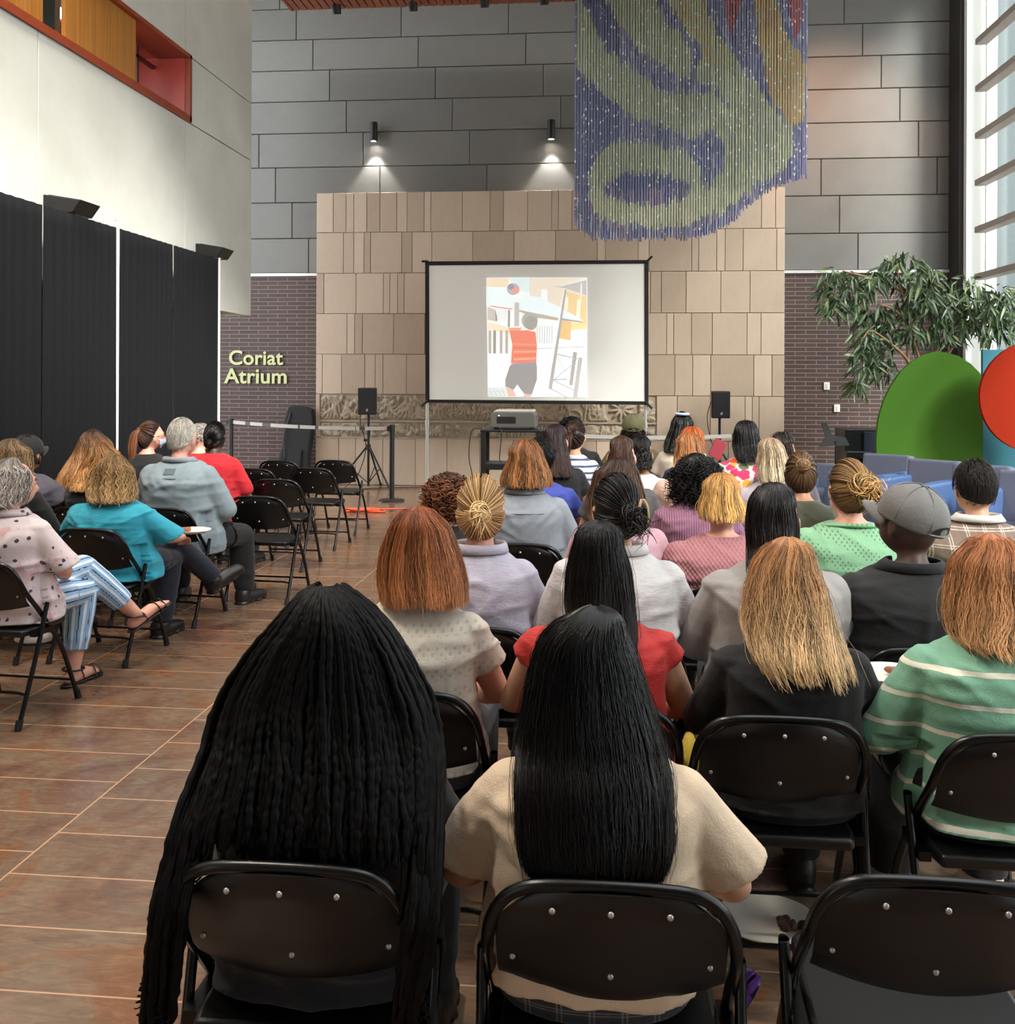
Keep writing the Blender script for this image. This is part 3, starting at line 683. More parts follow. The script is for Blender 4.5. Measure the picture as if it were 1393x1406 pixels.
cable('speaker_cable', [(xs2 - .1, 14.5, zs2 + .25), (xs2 - .16, 14.5, zs2), (xs2 - .1, 14.45, zs2 - .35), (xs2 + .02, 14.45, .5), (xs2 + .1, 14.4, .012)], .007, cabm, 'black speaker cable hanging behind the right loudspeaker')

# ------------------------------------------------------------------ belt barriers
beltm = bpy.data.materials.new('belt'); t = NT(beltm)
w = t.add('ShaderNodeTexNoise', Scale=6.0, Detail=1.0); t.ln(t.coord('Object', (1, 1, 0)), w.inputs['Vector'])
t.base(t.mix(t.math('GREATER_THAN', w.outputs['Fac'], .58), lin('A6A39C'), lin('3c3a38'))); t.b.inputs['Roughness'].default_value = .4
def post(px, py_top, Y, label, z=None):
    p = PY(px, py_top, Y); zt_ = float(p[2])
    r = thing('barrier_post', label, 'post', (p[0], Y, 0), 0, 'belt barrier posts')
    MB().lathe([(.17, 0), (.17, .018), (.15, .026), (.03, .034)], n=28).build('base', mat('post_base', '2B2624', .4), r, smooth=True, angle=.5)
    MB().lathe([(.034, .03), (.034, zt_ - .1)], n=20).build('tube', blk, r, smooth=True, angle=.5)
    MB().lathe([(.04, zt_ - .1), (.04, zt_ - .01), (.03, zt_)], n=20).bbox((-.06, -.03, zt_ - .085), (.0, .03, zt_ - .02)).build('belt_head', blk, r, smooth=True, angle=.5)
    return p
def belt(a, b, z0, z1, label):
    A = np.array([a[0], a[1], z0]); B = np.array([b[0], b[1], z1]); n = 16; mb = MB(); h = .024
    V = []; d = (B - A)[:2]; d /= np.linalg.norm(d); nn = np.array([-d[1], d[0]]) * .002
    for i in range(n + 1):
        q = A + (B - A) * i / n; sag = -.03 * 4 * (i / n) * (1 - i / n)
        for s in (-1, 1):
            for e in (-1, 1): V.append((q[0] + nn[0] * s, q[1] + nn[1] * s, q[2] + sag + e * h))
    F = []
    for i in range(n):
        o = i * 4; F += [(o, o + 1, o + 5, o + 4), (o + 2, o + 6, o + 7, o + 3), (o + 1, o + 3, o + 7, o + 5), (o, o + 4, o + 6, o + 2)]
    mb.add(V, F); return tag(mb.build('barrier_belt', beltm), label, 'belt', 'belts of the barrier')
YB = 13.05
pa = post(538, 583, YB, 'black belt post in front of the left speaker stand'); pb = post(317, 574.5, 14.0, 'black belt post at the end of the black drapes')
belt((pb[0], 14.0), (pa[0], YB), float(pb[2]) - .05, float(pa[2]) - .05, 'grey printed belt stretched in front of the leaning black case')
pc = post(748, 591, 12.6, 'black belt post hidden behind the front rows, near the projector'); pd = post(1012, 593, 13.0, 'black belt post beside the right speaker stand')
belt((pc[0], 12.6), (pd[0], 13.0), float(pc[2]) - .05, float(pd[2]) - .05, 'pale belt stretched behind the front row towards the right speaker')

# leaning instrument case
c = PF(400, 668); cs_ = thing('instrument_case', 'black padded instrument case leaning on the brick wall', 'case', (float(PY(400, 640, 14.75)[0]), 14.72, 0))
M_ = Matrix.Rotation(math.radians(-9), 4, 'X') @ Matrix.Rotation(math.radians(5), 4, 'Y')
hh = float(PY(405, 556, 14.9)[2])
b = MB(); pts = [(-.26, .02), (.24, .02), (.26, .1), (.23, hh * .45), (.24, hh * .8), (.2, hh * .98), (.08, hh), (-.1, hh), (-.19, hh * .97), (-.22, hh * .8), (-.2, hh * .45), (-.28, .1)]
b.prism(pts, -.09, .09); b.v = [tuple(M_ @ Vector(v)) for v in b.v]; o = b.build('shell', mat('case_black', '0E0F11', .75), cs_, bevel=.035, seg=4)
b = MB().prism([(-.08, hh * .12), (.15, hh * .12), (.14, hh * .45), (-.07, hh * .45)], -.14, -.09); b.v = [tuple(M_ @ Vector(v)) for v in b.v]; b.build('pocket', mat('case_pocket', '111215', .8), cs_, bevel=.02)
b = MB().tube(spline([(-.12, -.1, hh * .9), (-.16, -.14, hh * .6), (-.1, -.13, hh * .3)], 6), .012, 6); b.v = [tuple(M_ @ Vector(v)) for v in b.v]; b.build('strap', cabm, cs_, smooth=True)

# wall lettering
def text_mesh(s, h, depth):
    cu = bpy.data.curves.new('t', 'FONT'); cu.body = s; cu.size = 1; cu.extrude = .02; cu.offset = .018; cu.space_character = 1.02
    o = bpy.data.objects.new('t', cu); COL.objects.link(o); dg = bpy.context.evaluated_depsgraph_get(); dg.update()
    me = bpy.data.meshes.new_from_object(o.evaluated_get(dg)); bpy.data.objects.remove(o, do_unlink=True)
    n = len(me.vertices); V = np.empty(n * 3); me.vertices.foreach_get('co', V); return me, V.reshape(-1, 3)
letm = bpy.data.materials.new('lettering'); t = NT(letm)
t.b.inputs['Base Color'].default_value = lin('B2B584'); t.b.inputs['Roughness'].default_value = .35; t.b.inputs['Metallic'].default_value = .25
lt = thing('wall_sign', 'raised pale green letters reading Coriat Atrium on the dark brick', 'sign', (0, YM - .03, 0))
for s, (a, b, y0, y1) in (('Coriat', (315, 389, 481, 501)), ('Atrium', (308, 394, 506, 526.5))):
    me, V = text_mesh(s, 1, .02); p0 = PY(a, y1, YM - .03); p1 = PY(b, y0, YM - .03)
    lo, hi = V.min(0), V.max(0); W = (V - lo) / (hi - lo)
    N = np.stack([p0[0] + W[:, 0] * (p1[0] - p0[0]), -.02 + .03 * W[:, 2], p0[2] + W[:, 1] * (p1[2] - p0[2])], -1)
    me.vertices.foreach_set('co', N.ravel()); me.materials.clear(); me.materials.append(letm); me.update(); link('word', me, lt)
for px, py, h, l in ((1134.5, 530, .11, 'white thermostat on the brick, the upper of two wall plates'), (1148.5, 560.5, .11, 'white switch plate on the brick, the lower of two wall plates')):
    p = PY(px, py, YM - .02); r = thing('wall_plate', l, 'switch', p, 0, 'plates on the right brick wall')
    MB().bbox((-.042, -.015, -h / 2), (.042, .012, h / 2)).build('plate', mat('plate_white', 'E4E2DC', .4), r, bevel=.004); MB().bbox((-.014, -.022, -.03), (.014, -.013, .03)).build('rocker', mat('plate_white2', 'D4D2CC', .4), r)

# ------------------------------------------------------------------ coloured panels, lounge chairs, piano, tree
def felt(n, c): return mat(n, c, .9, spec=.15, var=.06, vscale=60)
def panel(name, poly, D, m, label, foot):
    P3 = [PD(px, py, D) for px, py in poly]; n = len(P3); th = FWD * .05
    mb = MB(); mb.add([tuple(p) for p in P3] + [tuple(p + th) for p in P3], [tuple(range(n)), tuple(range(2 * n - 1, n - 1, -1))] + [(i, (i + 1) % n, n + (i + 1) % n, n + i) for i in range(n)])
    return tag(mb.build(name, m), label, 'partition', 'coloured felt partitions')
egg = [(1203, 600), (1206, 575), (1213, 551), (1223, 530), (1236, 511), (1252, 496), (1270, 486.5), (1284, 483), (1300, 484), (1316, 489), (1332, 499), (1345, 512), (1349, 522)]
Dg = 10.9; yb = CY + EYE * FOC / Dg + 3
panel('felt_partition', egg + [(1349.5, yb), (1230, yb), (1206, 650), (1203, 620)], Dg, felt('felt_green', '3C611D'), 'tall green rounded partition in front of the indoor tree', 0)
panel('felt_partition', [(1349, 480), (1349, yb - 6), (1520, yb - 6), (1520, 480)], Dg + .25, felt('felt_teal', '3A6C78'), 'teal partition between the green and the orange ones', 0)
Do = 10.4; yo = CY + EYE * FOC / Do
panel('felt_partition', cir(1424, 545, 79, 77, 0, 360, 40)[:-1], Do, felt('felt_orange', '86210A'), 'round orange-red partition at the right edge of the photo', 0)
p = PD(1424, 620, Do + .02); tag(MB().tube([(p[0], p[1] + .03, 0), (p[0], p[1] + .03, p[2] + .1)], .02, 10).lathe([(.2, 0), (.2, .015), (.03, .02)], (p[0], p[1] + .03, 0)).build('partition_foot', blk), 'black foot under the round orange partition', 'foot')
ub = mat('lounge_blue', '4A6490', .55); ug = mat('lounge_grey', '5C6072', .8)
def lounge(px, py_top, D, rz, label):
    top = PD(px, py_top, D); h = float(top[2])
    r = thing('lounge_chair', label, 'armchair', (top[0], top[1], 0), rz, 'blue lounge chairs by the coloured partitions')
    B = lambda lo, hi, n, m_: MB().bbox(lo, hi).build(n, m_, r, bevel=.025, seg=3)
    B((-.2, -.3, .12), (.2, .30, .42), 'seat', ug)
    for s in (-1, 1): B((s * .255 - .06, -.33, .06), (s * .255 + .06, .33, h - .16), 'arm', ub)
    b = MB().bbox((-.26, -.42, .3), (.26, -.26, h)); M_ = Matrix.Rotation(math.radians(9), 4, 'X'); b.v = [tuple(M_ @ Vector((x, y + .33, z - .3)) + Vector((0, -.33, .3))) for x, y, z in b.v]
    b.build('backrest', ug, r, bevel=.03, seg=3)
    for sx in (-1, 1):
        for sy in (-1, 1): MB().tube([(sx * .26, sy * .28, 0), (sx * .26, sy * .28, .07)], .02, 8).build('leg', blk, r)
for px, py, D, l in ((1195, 626, 10.35, 'blue lounge chair farthest back, left of the green partition'), (1260, 634, 9.6, 'blue lounge chair in front of the green partition'), (1325, 641, 8.95, 'blue lounge chair behind the man in the plaid jacket'), (1392, 651, 8.35, 'blue lounge chair at the right edge of the photo'), (1128, 640, 11.0, 'blue lounge chair half hidden behind the olive sweater woman')):
    lounge(px, py, D, math.radians(140), l)
# covered piano
Dp = 13.2; pz = float(PD(1165, 588, Dp)[2]); pp = PD(1172, 600, Dp)
r = thing('piano', 'black upright piano against the brick beside the green partition', 'piano', (pp[0] + .15, pp[1], 0))
MB().bbox((-.33, -.28, .1), (.6, .3, pz)).build('case', mat('piano_black', '0F1114', .35), r, bevel=.01)
MB().bbox((-.1, -.32, .3), (.6, -.27, pz - .03)).build('cover', mat('cover_navy', '1B2436', .9), r, bevel=.01)
MB().bbox((-.36, -.5, .62), (-.05, -.28, .72)).build('key_slip', mat('piano_black', '0F1114', .35), r, bevel=.01)
for sx in (-.28, .52): MB().bbox((sx - .04, -.24, 0), (sx + .04, .24, .1)).build('foot', blk, r)
p = PD(1147, 590, 12.7); r = thing('music_stand', 'black music stand left of the piano', 'stand', (p[0], p[1], 0))
MB().tube([(0, 0, .02), (0, 0, .85)], .012, 8).build('pole', blk, r)
b = MB().prism([(-.2, 0), (.17, .02), (.12, .12), (-.04, .14), (-.1, .3), (-.17, .3), (-.12, .12)], -.015, .015); b.v = [(x, y + .2 * z, z + .78) for x, y, z in b.v]; b.build('desk', blk, r)
for k in range(3): a = k * 2.1; MB().tube([(0, 0, .2), (.25 * math.cos(a), .25 * math.sin(a), .01)], .009, 6).build('leg', blk, r)
# indoor fig tree
DT = 12.3
def T(u, v, d=0): return PD(1060 + u / 4.135, 320 + v / 4.135, DT + d)
tp = T(850, 900); tr_ = thing('potted_tree', 'indoor fig tree with long drooping leaves behind the green partition', 'tree', (tp[0], tp[1], 0)); to = np.array([tp[0], tp[1], 0])
bark = mat('bark', '8A6A4A', .8, var=.2, vscale=20)
MB().lathe([(.0, .02), (.22, .02), (.28, .5), (.31, .52), (.31, .56), (.27, .56), (.26, .5), (0, .5)], n=28).build('pot', mat('pot_grey', '4c4a48', .6), tr_, smooth=True, angle=.5)
BR = [[(850, 1560, 0), (820, 1100, 0), (790, 800, 0), (770, 720, 0), (768, 600, .05), (755, 480, .1), (740, 360, .1), (716, 290, .05), (710, 165, 0)],
      [(732, 330, .1), (640, 270, 0), (520, 245, -.1), (400, 215, -.2)], [(840, 1200, 0), (835, 780, 0), (825, 690, 0), (800, 590, -.1), (830, 470, -.15)],
      [(850, 1200, 0), (880, 800, 0), (930, 670, 0), (970, 590, .1), (1040, 450, .2), (1110, 330, .2)], [(880, 800, 0), (1000, 680, .1), (1100, 520, .2), (1200, 420, .3), (1330, 330, .3), (1420, 330, .3)],
      [(790, 800, 0), (760, 715, -.1), (680, 635, -.2), (560, 555, -.25), (500, 620, -.3)], [(760, 500, .1), (680, 430, -.1), (590, 400, -.15)], [(740, 360, .1), (850, 290, .2), (900, 240, .25)], [(1100, 520, .2), (1250, 500, .1), (1300, 520, .1)]]
mb = MB()
for b in BR:
    s = spline([T(*q) - to for q in b], 5); mb.tube(s, np.linspace(.022, .007, len(s)) * (1.2 if b[0][1] > 1000 else 1), 7)
mb.build('trunk', bark, tr_, smooth=True)
CL = [(390, 300, 130, 110, 190), (360, 410, 90, 70, 90), (480, 330, 70, 90, 70), (740, 190, 130, 90, 190), (860, 260, 90, 90, 110), (590, 270, 70, 60, 70), (580, 460, 110, 80, 150), (540, 590, 90, 60, 110), (530, 720, 80, 90, 120), (490, 850, 40, 70, 50), (640, 740, 50, 100, 80), (640, 580, 60, 70, 60), (800, 390, 110, 90, 140), (930, 400, 110, 100, 150), (1090, 320, 110, 80, 130), (1000, 550, 110, 80, 130), (1170, 400, 110, 100, 170), (1290, 380, 90, 90, 150), (1260, 540, 110, 70, 150), (820, 560, 80, 60, 80), (1110, 480, 80, 80, 90), (1400, 420, 80, 110, 120), (720, 560, 60, 60, 50)]
V = []; Q = []; A = []
for cu, cv, ru, rv, n in CL:
    k = int(n * .62); dd = random.uniform(-.15, .15)
    for _ in range(k):
        a = random.uniform(0, 2 * PI); q = math.sqrt(random.random())
        p = T(cu + ru * q * math.cos(a), cv + rv * q * math.sin(a), dd + random.uniform(-.28, .28)) - to
        L = random.uniform(.13, .21); W = L * .1
        d = np.array([random.gauss(0, .55) + .5 * math.cos(a) * q, random.gauss(0, .5), -random.uniform(.25, 1.2)]); d /= np.linalg.norm(d)
        if random.random() < .15: d[2] *= -.4
        sd = np.cross(d, [random.gauss(0, .4), -1, random.gauss(.3, .3)]); sd /= np.linalg.norm(sd); nn = np.cross(sd, d)
        o = len(V); dr = np.array([0, 0, -.02])
        rows = [(0, .15), (.3, 1.0), (.65, .85), (1.0, .06)]
        for f, ww in rows:
            c = p + d * L * f + dr * f * f * 2
            V += [c - sd * W * ww + nn * .004, c - nn * .002, c + sd * W * ww + nn * .004]
        for i in range(3):
            Q += [(o + i * 3, o + i * 3 + 1, o + i * 3 + 4, o + i * 3 + 3), (o + i * 3 + 1, o + i * 3 + 2, o + i * 3 + 5, o + i * 3 + 4)]
        A += [(random.random(), 0, 0)] * 12
lm = bpy.data.materials.new('fig_leaf'); t = NT(lm); at = t.add('ShaderNodeAttribute', attribute_name='strand'); sp = t.add('ShaderNodeSeparateColor'); t.ln(at.outputs['Color'], sp.inputs[0])
t.base(t.ramp(sp.outputs[0], [(0, lin('24361E')), (.5, lin('3B5230')), (.85, lin('55693F')), (1, lin('8A9470'))])); t.b.inputs['Roughness'].default_value = .4
link('foliage', np_mesh('foliage', np.array(V), np.array(Q), lm, np.array(A)), tr_)

# ------------------------------------------------------------------ small things on the floor
p = PF(500, 703); mb = MB(); pts = []
for k in range(34): a = k * .75; r_ = .17 + .03 * math.sin(k * 1.7); pts.append((p[0] + r_ * 1.2 * math.cos(a) + .03 * math.sin(k), p[1] + .42 * r_ * math.sin(a) + .03 * math.cos(k * 2.1), .012 + .0008 * k))
pts += [(p[0] + .6, p[1] + .3, .012), (p[0] + .9, p[1] + .1, .012)]
tag(mb.tube(spline(pts, 4), .010, 6).build('extension_cord', mat('orange_cord', 'D9532B', .5), smooth=True), 'coiled orange extension cord on the floor in front of the belt post', 'cord')
platem = mat('paper_plate', 'E9DFD2', .6)
def plate(p, rx, label, food=None, tilt=0.0, on=None):
    r = thing('paper_plate', label, 'plate', p, random.uniform(-.3, .3), None)
    r.rotation_euler = (tilt, 0, r.rotation_euler[2])
    b = MB().lathe([(0, .004), (rx * .72, .004), (rx * .86, .016), (rx, .02), (rx, .016), (rx * .86, .011), (rx * .72, 0), (0, 0)], n=36); b.v = [(x, y * .93, z) for x, y, z in b.v]
    b.build('dish', platem, r, smooth=True, angle=.8)
    if food:
        mb = MB()
        for k in range(food[1]):
            a = random.uniform(0, 6.28); q = rx * .28 * math.sqrt(random.random())
            mb.ell((food[2] * rx + q * math.cos(a), food[3] * rx + q * math.sin(a), .014 + .006 * random.random()), (random.uniform(.008, .02), random.uniform(.008, .016), .011), 8, 6, M=Matrix.Rotation(random.uniform(0, 3), 3, 'Z'))
        tag(mb.build('food', mat(*food[0]), r, smooth=True), None)
    return r
p = PF(1052, 1268); plate((p[0], p[1], .0), .150, 'oval paper plate with brown cake crumbs on the floor between front chairs', (('brown_cake', '4A2E24', .8), 16, .45, -.25))
p = PF(50, 880); plate((p[0], p[1], 0), .13, 'white paper plate on the floor behind the floral blouse chair')
p = PF(1016, 1395, .0); rb = thing('ribbon_bow', 'purple ribbon bow on the floor by the rightmost front chair', 'ribbon', (p[0], p[1], 0))
mb = MB()
for k in range(5): a = -.3 + k * .5; mb.tube(spline([(0, 0, .01), (.03 * math.cos(a), .03 * math.sin(a), .05), (.05 * math.cos(a), .04 * math.sin(a), .10), (.02 * math.cos(a), .05 * math.sin(a), .07)], 5), .012, 6, flat=.15)
mb.build('loop', mat('purple_ribbon', '4A2A72', .4), rb, smooth=True)
# ------------------------------------------------------------------ folding chair
chair_blk = mat('chair_black', '050505', .28, spec=.4); vinyl = mat('chair_vinyl', '080809', .40, var=.12, vscale=25); rivm = mat('rivet', 'BDB9B2', .3, .7); rub = mat('rubber', '0d0d0d', .7)
CM = {}
def chair_parts():
    def keep(k, o): CM[k] = o.data; mods = [(m.name, m.type) for m in o.modifiers]; return o
    # one bent tube: down the left front leg, over the back, down the right one
    pts = []
    for s in (-1, 1):
        col = [(s * .225, .235, .02), (s * .225, .1, .30), (s * .223, -.06, .50), (s * .220, -.17, .62), (s * .205, -.213, .70), (s * .165, -.228, .748), (s * .09, -.236, .765)]
        pts += col if s < 0 else col[::-1]
    fr = spline(pts, 5)
    out = [('frame', MB().tube(fr, .0118, 10).tube([(-.225, .19, .11), (.225, .19, .11)], .0075, 8), chair_blk)]
    # pressed steel back panel, curved
    nx, nz = 22, 9; V = []
    for iy in range(2):
        for k in range(nz):
            q = k / (nz - 1); z = .545 + .205 * q
            hw = .205 if q < .55 else .205 - .075 * ((q - .55) / .45) ** 2
            for i in range(nx):
                u = -1 + 2 * i / (nx - 1); x = u * hw
                y = -.105 - (z - .5) * .50 - .035 * (1 - u * u) + (.012 if q in (0, 1) else 0) - .004 + .006 * iy
                V.append((x, y, z + (-.022 * (1 - u * u) if q == 0 else -.011 * (1 - u * u) if k == 1 else .012 * (1 - u * u) * q)))
    F = []; N = nx * nz
    for k in range(nz - 1):
        for i in range(nx - 1):
            a = k * nx + i; F += [(a, a + 1, a + nx + 1, a + nx), (N + a, N + a + nx, N + a + nx + 1, N + a + 1)]
    for k in range(nz - 1):
        for i in (0, nx - 1): a = k * nx + i; F.append((a, a + nx, N + a + nx, N + a))
    for i in range(nx - 1):
        for k in (0, nz - 1): a = k * nx + i; F.append((a, a + 1, N + a + 1, N + a))
    b = MB(); b.add(V, F); out.append(('backrest', b, vinyl))
    seat = MB(); sx = [(-.195, -.17), (.195, -.17), (.205, -.12), (.2, .17), (.165, .215), (-.165, .215), (-.2, .17), (-.205, -.12)]
    seat.prism(sx, .405, .44, lambda u, v, w: (u, v, w)); out.append(('seat', seat, vinyl))
    for s in (-1, 1):
        out.append(('leg', MB().tube(spline([(s * .243, -.045, .545), (s * .243, -.05, .52), (s * .238, -.13, .28), (s * .235, -.235, .02)], 4), .0112, 10), chair_blk))
    out.append(('stretcher', MB().tube(spline([(-.235, -.17, .135), (-.21, -.172, .145), (-.15, -.172, .150), (.15, -.172, .150), (.21, -.172, .145), (.235, -.17, .135)], 4), .0075, 8), chair_blk))
    for s in (-1, 1): out.append(('seat_bracket', MB().bbox((min(s * .236, s * .205), -.12, .40), (max(s * .236, s * .205), .03, .425)), chair_blk))
    return out
CP = chair_parts()
CPROTO = None
def chair(x, y, rz, label, group='black folding chairs', detail=True):
    global CPROTO
    r = thing('folding_chair', label, 'chair', (x, y, 0), rz, group)
    if CPROTO is None:
        CPROTO = []
        for n, b, m_ in CP:
            o = b.build(n, m_, r, smooth=True, angle=.7, bevel=.012 if n == 'seat' else 0, seg=3); CPROTO.append((o, None))
        for s in (-1, 1):
            for ly, nm in ((.235, 'frame'), (-.235, 'leg')):
                par = [o for o, _ in CPROTO if o.name.startswith(nm)][0 if (nm == 'frame' or s < 0) else 1]
                o = MB().tube([(s * (.225 if nm == 'frame' else .235), ly - .01 * (1 if ly < 0 else -1), 0), (s * (.225 if nm == 'frame' else .235), ly - .004 * (1 if ly > 0 else -1), .045)], .0165, 10).build('rubber_foot', rub, par, smooth=True, angle=.6); CPROTO.append((o, par))
        for rx, rzv in ((-.1, .728), (0, .733), (.1, .728), (-.175, .60), (0, .585), (.175, .60)):
            u = rx / .2; yy = -.105 - (rzv - .5) * .5 - .035 * (1 - u * u) - .006
            bk = [o for o, _ in CPROTO if o.name.startswith('backrest')][0]
            o = MB().ell((rx, yy, rzv), (.0058, .004, .0058), 10, 6).build('rivet', rivm, bk, smooth=True); CPROTO.append((o, bk))
    else:
        mp = {}
        for o, par in CPROTO:
            c = o.copy(); COL.objects.link(c); c.parent = r if par is None else mp[par]; mp[o] = c
    return r

# ------------------------------------------------------------------ seated body
HC = np.array([0, -.03, 1.165])         # head centre
NECK = np.array([0, -.055, 1.06])
def joints(pose):
    J = {}
    for s in (-1, 1):
        n = 'L' if s < 0 else 'R'
        J[n + 'sh'] = (s * .150, -.09, .935); J[n + 'el'] = (s * .232, -.02, .715); J[n + 'wr'] = (s * .115, .185, .635)
        if pose == 'plate' and s > 0: J[n + 'el'] = (.25, .02, .73); J[n + 'wr'] = (.21, .25, .69)
        if pose == 'sides': J[n + 'el'] = (s * .255, -.05, .70); J[n + 'wr'] = (s * .2, .16, .615)
        J[n + 'hip'] = (s * .09, -.01, .535); J[n + 'kn'] = (s * .12, .40, .515); J[n + 'an'] = (s * .12, .40, .10); J[n + 'toe'] = (s * .135, .58, .035)
    if pose in ('cross', 'plate'):
        J['Rkn'] = (.09, .40, .50); J['Ran'] = (.07, .36, .10); J['Rtoe'] = (.09, .54, .035)
        J['Lhip'] = (-.08, -.01, .55); J['Lkn'] = (.07, .43, .63); J['Lan'] = (.25, .62, .33); J['Ltoe'] = (.33, .79, .36)
    if pose == 'wide':
        for s, n in ((-1, 'L'), (1, 'R')): J[n + 'kn'] = (s * .19, .39, .50); J[n + 'an'] = (s * .2, .43, .10); J[n + 'toe'] = (s * .24, .62, .035)
    return J
TORSO = [(.445, 0, -.03, .165, .13), (.50, 0, -.05, .185, .145), (.58, 0, -.075, .178, .132), (.66, 0, -.09, .158, .115), (.74, 0, -.10, .15, .110), (.82, 0, -.105, .156, .112), (.88, 0, -.105, .166, .114), (.93, 0, -.10, .168, .106), (.965, 0, -.095, .145, .09), (.995, 0, -.088, .105, .074), (1.02, 0, -.08, .073, .06), (1.04, 0, -.07, .058, .054)]
def body_arch(pose, vox):
    J = joints(pose); mb = MB()
    mb.loft(TORSO, p=2.2); mb.chain([(0, -.082, 1.0), (0, -.06, 1.06), (0, -.04, 1.12)], [.058, .05, .05])
    mb.ell(HC, (.074, .094, .115), 24, 16); mb.ell((0, .005, 1.115), (.056, .062, .062), 18, 12); mb.ell((0, -.055, 1.19), (.076, .076, .088), 20, 12)
    mb.ell((0, .035, 1.078), (.028, .026, .020), 12, 8)
    mb.chain([(0, .063, 1.178), (0, .075, 1.152), (0, .084, 1.137)], [.009, .011, .014]); mb.ell((-.013, .072, 1.135), (.009, .011, .008), 8, 6); mb.ell((.013, .072, 1.135), (.009, .011, .008), 8, 6)
    mb.ell((0, .062, 1.108), (.024, .010, .006), 10, 6); mb.ell((0, .061, 1.098), (.021, .011, .007), 10, 6)
    for s in (-1, 1):
        mb.chain([(s * .045, .056, 1.19), (s * .016, .064, 1.19)], [.008, .008]); mb.ell((s * .032, .052, 1.168), (.016, .014, .013), 10, 8)
        mb.ell((s * .079, -.028, 1.155), (.011, .021, .034), 10, 8, M=Matrix.Rotation(s * .35, 3, 'Z')); mb.ell((s * .076, -.022, 1.128), (.009, .011, .012), 8, 6)
        n = 'L' if s < 0 else 'R'; A = lambda k: np.array(J[n + k])
        mb.chain([A('sh'), (A('sh') + A('el')) / 2, A('el')], [.050, .045, .038]); el, wr = A('el'), A('wr')
        mb.chain([el, el + (wr - el) * .3, wr], [.039, .041, .026])
        d = wr - el; d /= np.linalg.norm(d); side = np.cross(d, [0, 0, 1]); side /= np.linalg.norm(side); up = np.cross(side, d)
        M_ = Matrix((side, d, up)).transposed(); pc = wr + d * .045; mb.ell(pc, (.039, .05, .017), 14, 8, M=M_)
        for q, (off, L) in enumerate(((-.030, .062), (-.010, .072), (.010, .068), (.030, .054))):
            k0 = pc + d * .035 + side * off; k1 = k0 + d * L * .42 + side * off * .12 - up * .008; k2 = k1 + d * L * .32 - up * .022; k3 = k2 + d * L * .2 - up * .026
            mb.chain([k0, k1, k2, k3], [.0098, .0092, .0086, .0078], 8)
        th = side * (-s) * (1 if side[0] > 0 else -1); k0 = pc - d * .02 + th * .03; mb.chain([k0, k0 + d * .03 + th * .022 - up * .006, k0 + d * .055 + th * .026 - up * .016], [.013, .011, .009], 8)
        hp, kn, an, toe = A('hip'), A('kn'), A('an'), A('toe')
        mb.chain([hp, hp + (kn - hp) * .5, kn], [.088, .076, .058]); mb.chain([kn, kn + (an - kn) * .3, an], [.056, .057, .036])
        d = toe - an; d[2] = toe[2] - (an[2] - .065); dn = d / np.linalg.norm(d); heel = an + np.array([0, 0, -.055]) - dn * .03
        if an[2] > .2: heel = an - np.array([.01, -.01, .055])
        mb.chain([an, heel + dn * .02], [.036, .034]); mb.chain([heel, heel + dn * .12, toe - dn * .03], [.034, .033, .024])
        for q in range(5): a = toe - dn * .035 + np.cross(dn, [0, 0, 1]) * (.026 - .013 * q); mb.chain([a, a + dn * (.045 - .004 * abs(q - (0 if s < 0 else 4)))], [.011, .009], 6)
    V, Q = remesh(mb, vox, 2)
    fc = V[Q].mean(1); mi = np.zeros(len(Q), int)
    for s in (-1, 1):
        e = np.linalg.norm((fc - [s * .032, .063, 1.168]) / [1.3, 1, .65], axis=1); mi[e < .011] = 1; mi[(np.hypot(fc[:, 0] - s * .032, fc[:, 2] - 1.168) < .0055) & (fc[:, 1] > .04)] = 2
    mi[(np.abs(fc[:, 0]) < .024) & (np.abs(fc[:, 2] - 1.103) < .011) & (fc[:, 1] > .06)] = 3
    mi[(np.linalg.norm((fc - [0, .06, 1.19]) / [1, 1, .16], axis=1) < .052) & (np.abs(fc[:, 0]) > .014) & (fc[:, 1] > .045)] = 4
    return V, Q, mi
ARCH = {}
def get_body(pose, vox):
    k = ('b', pose, vox)
    if k not in ARCH: ARCH[k] = body_arch(pose, vox)
    return ARCH[k]
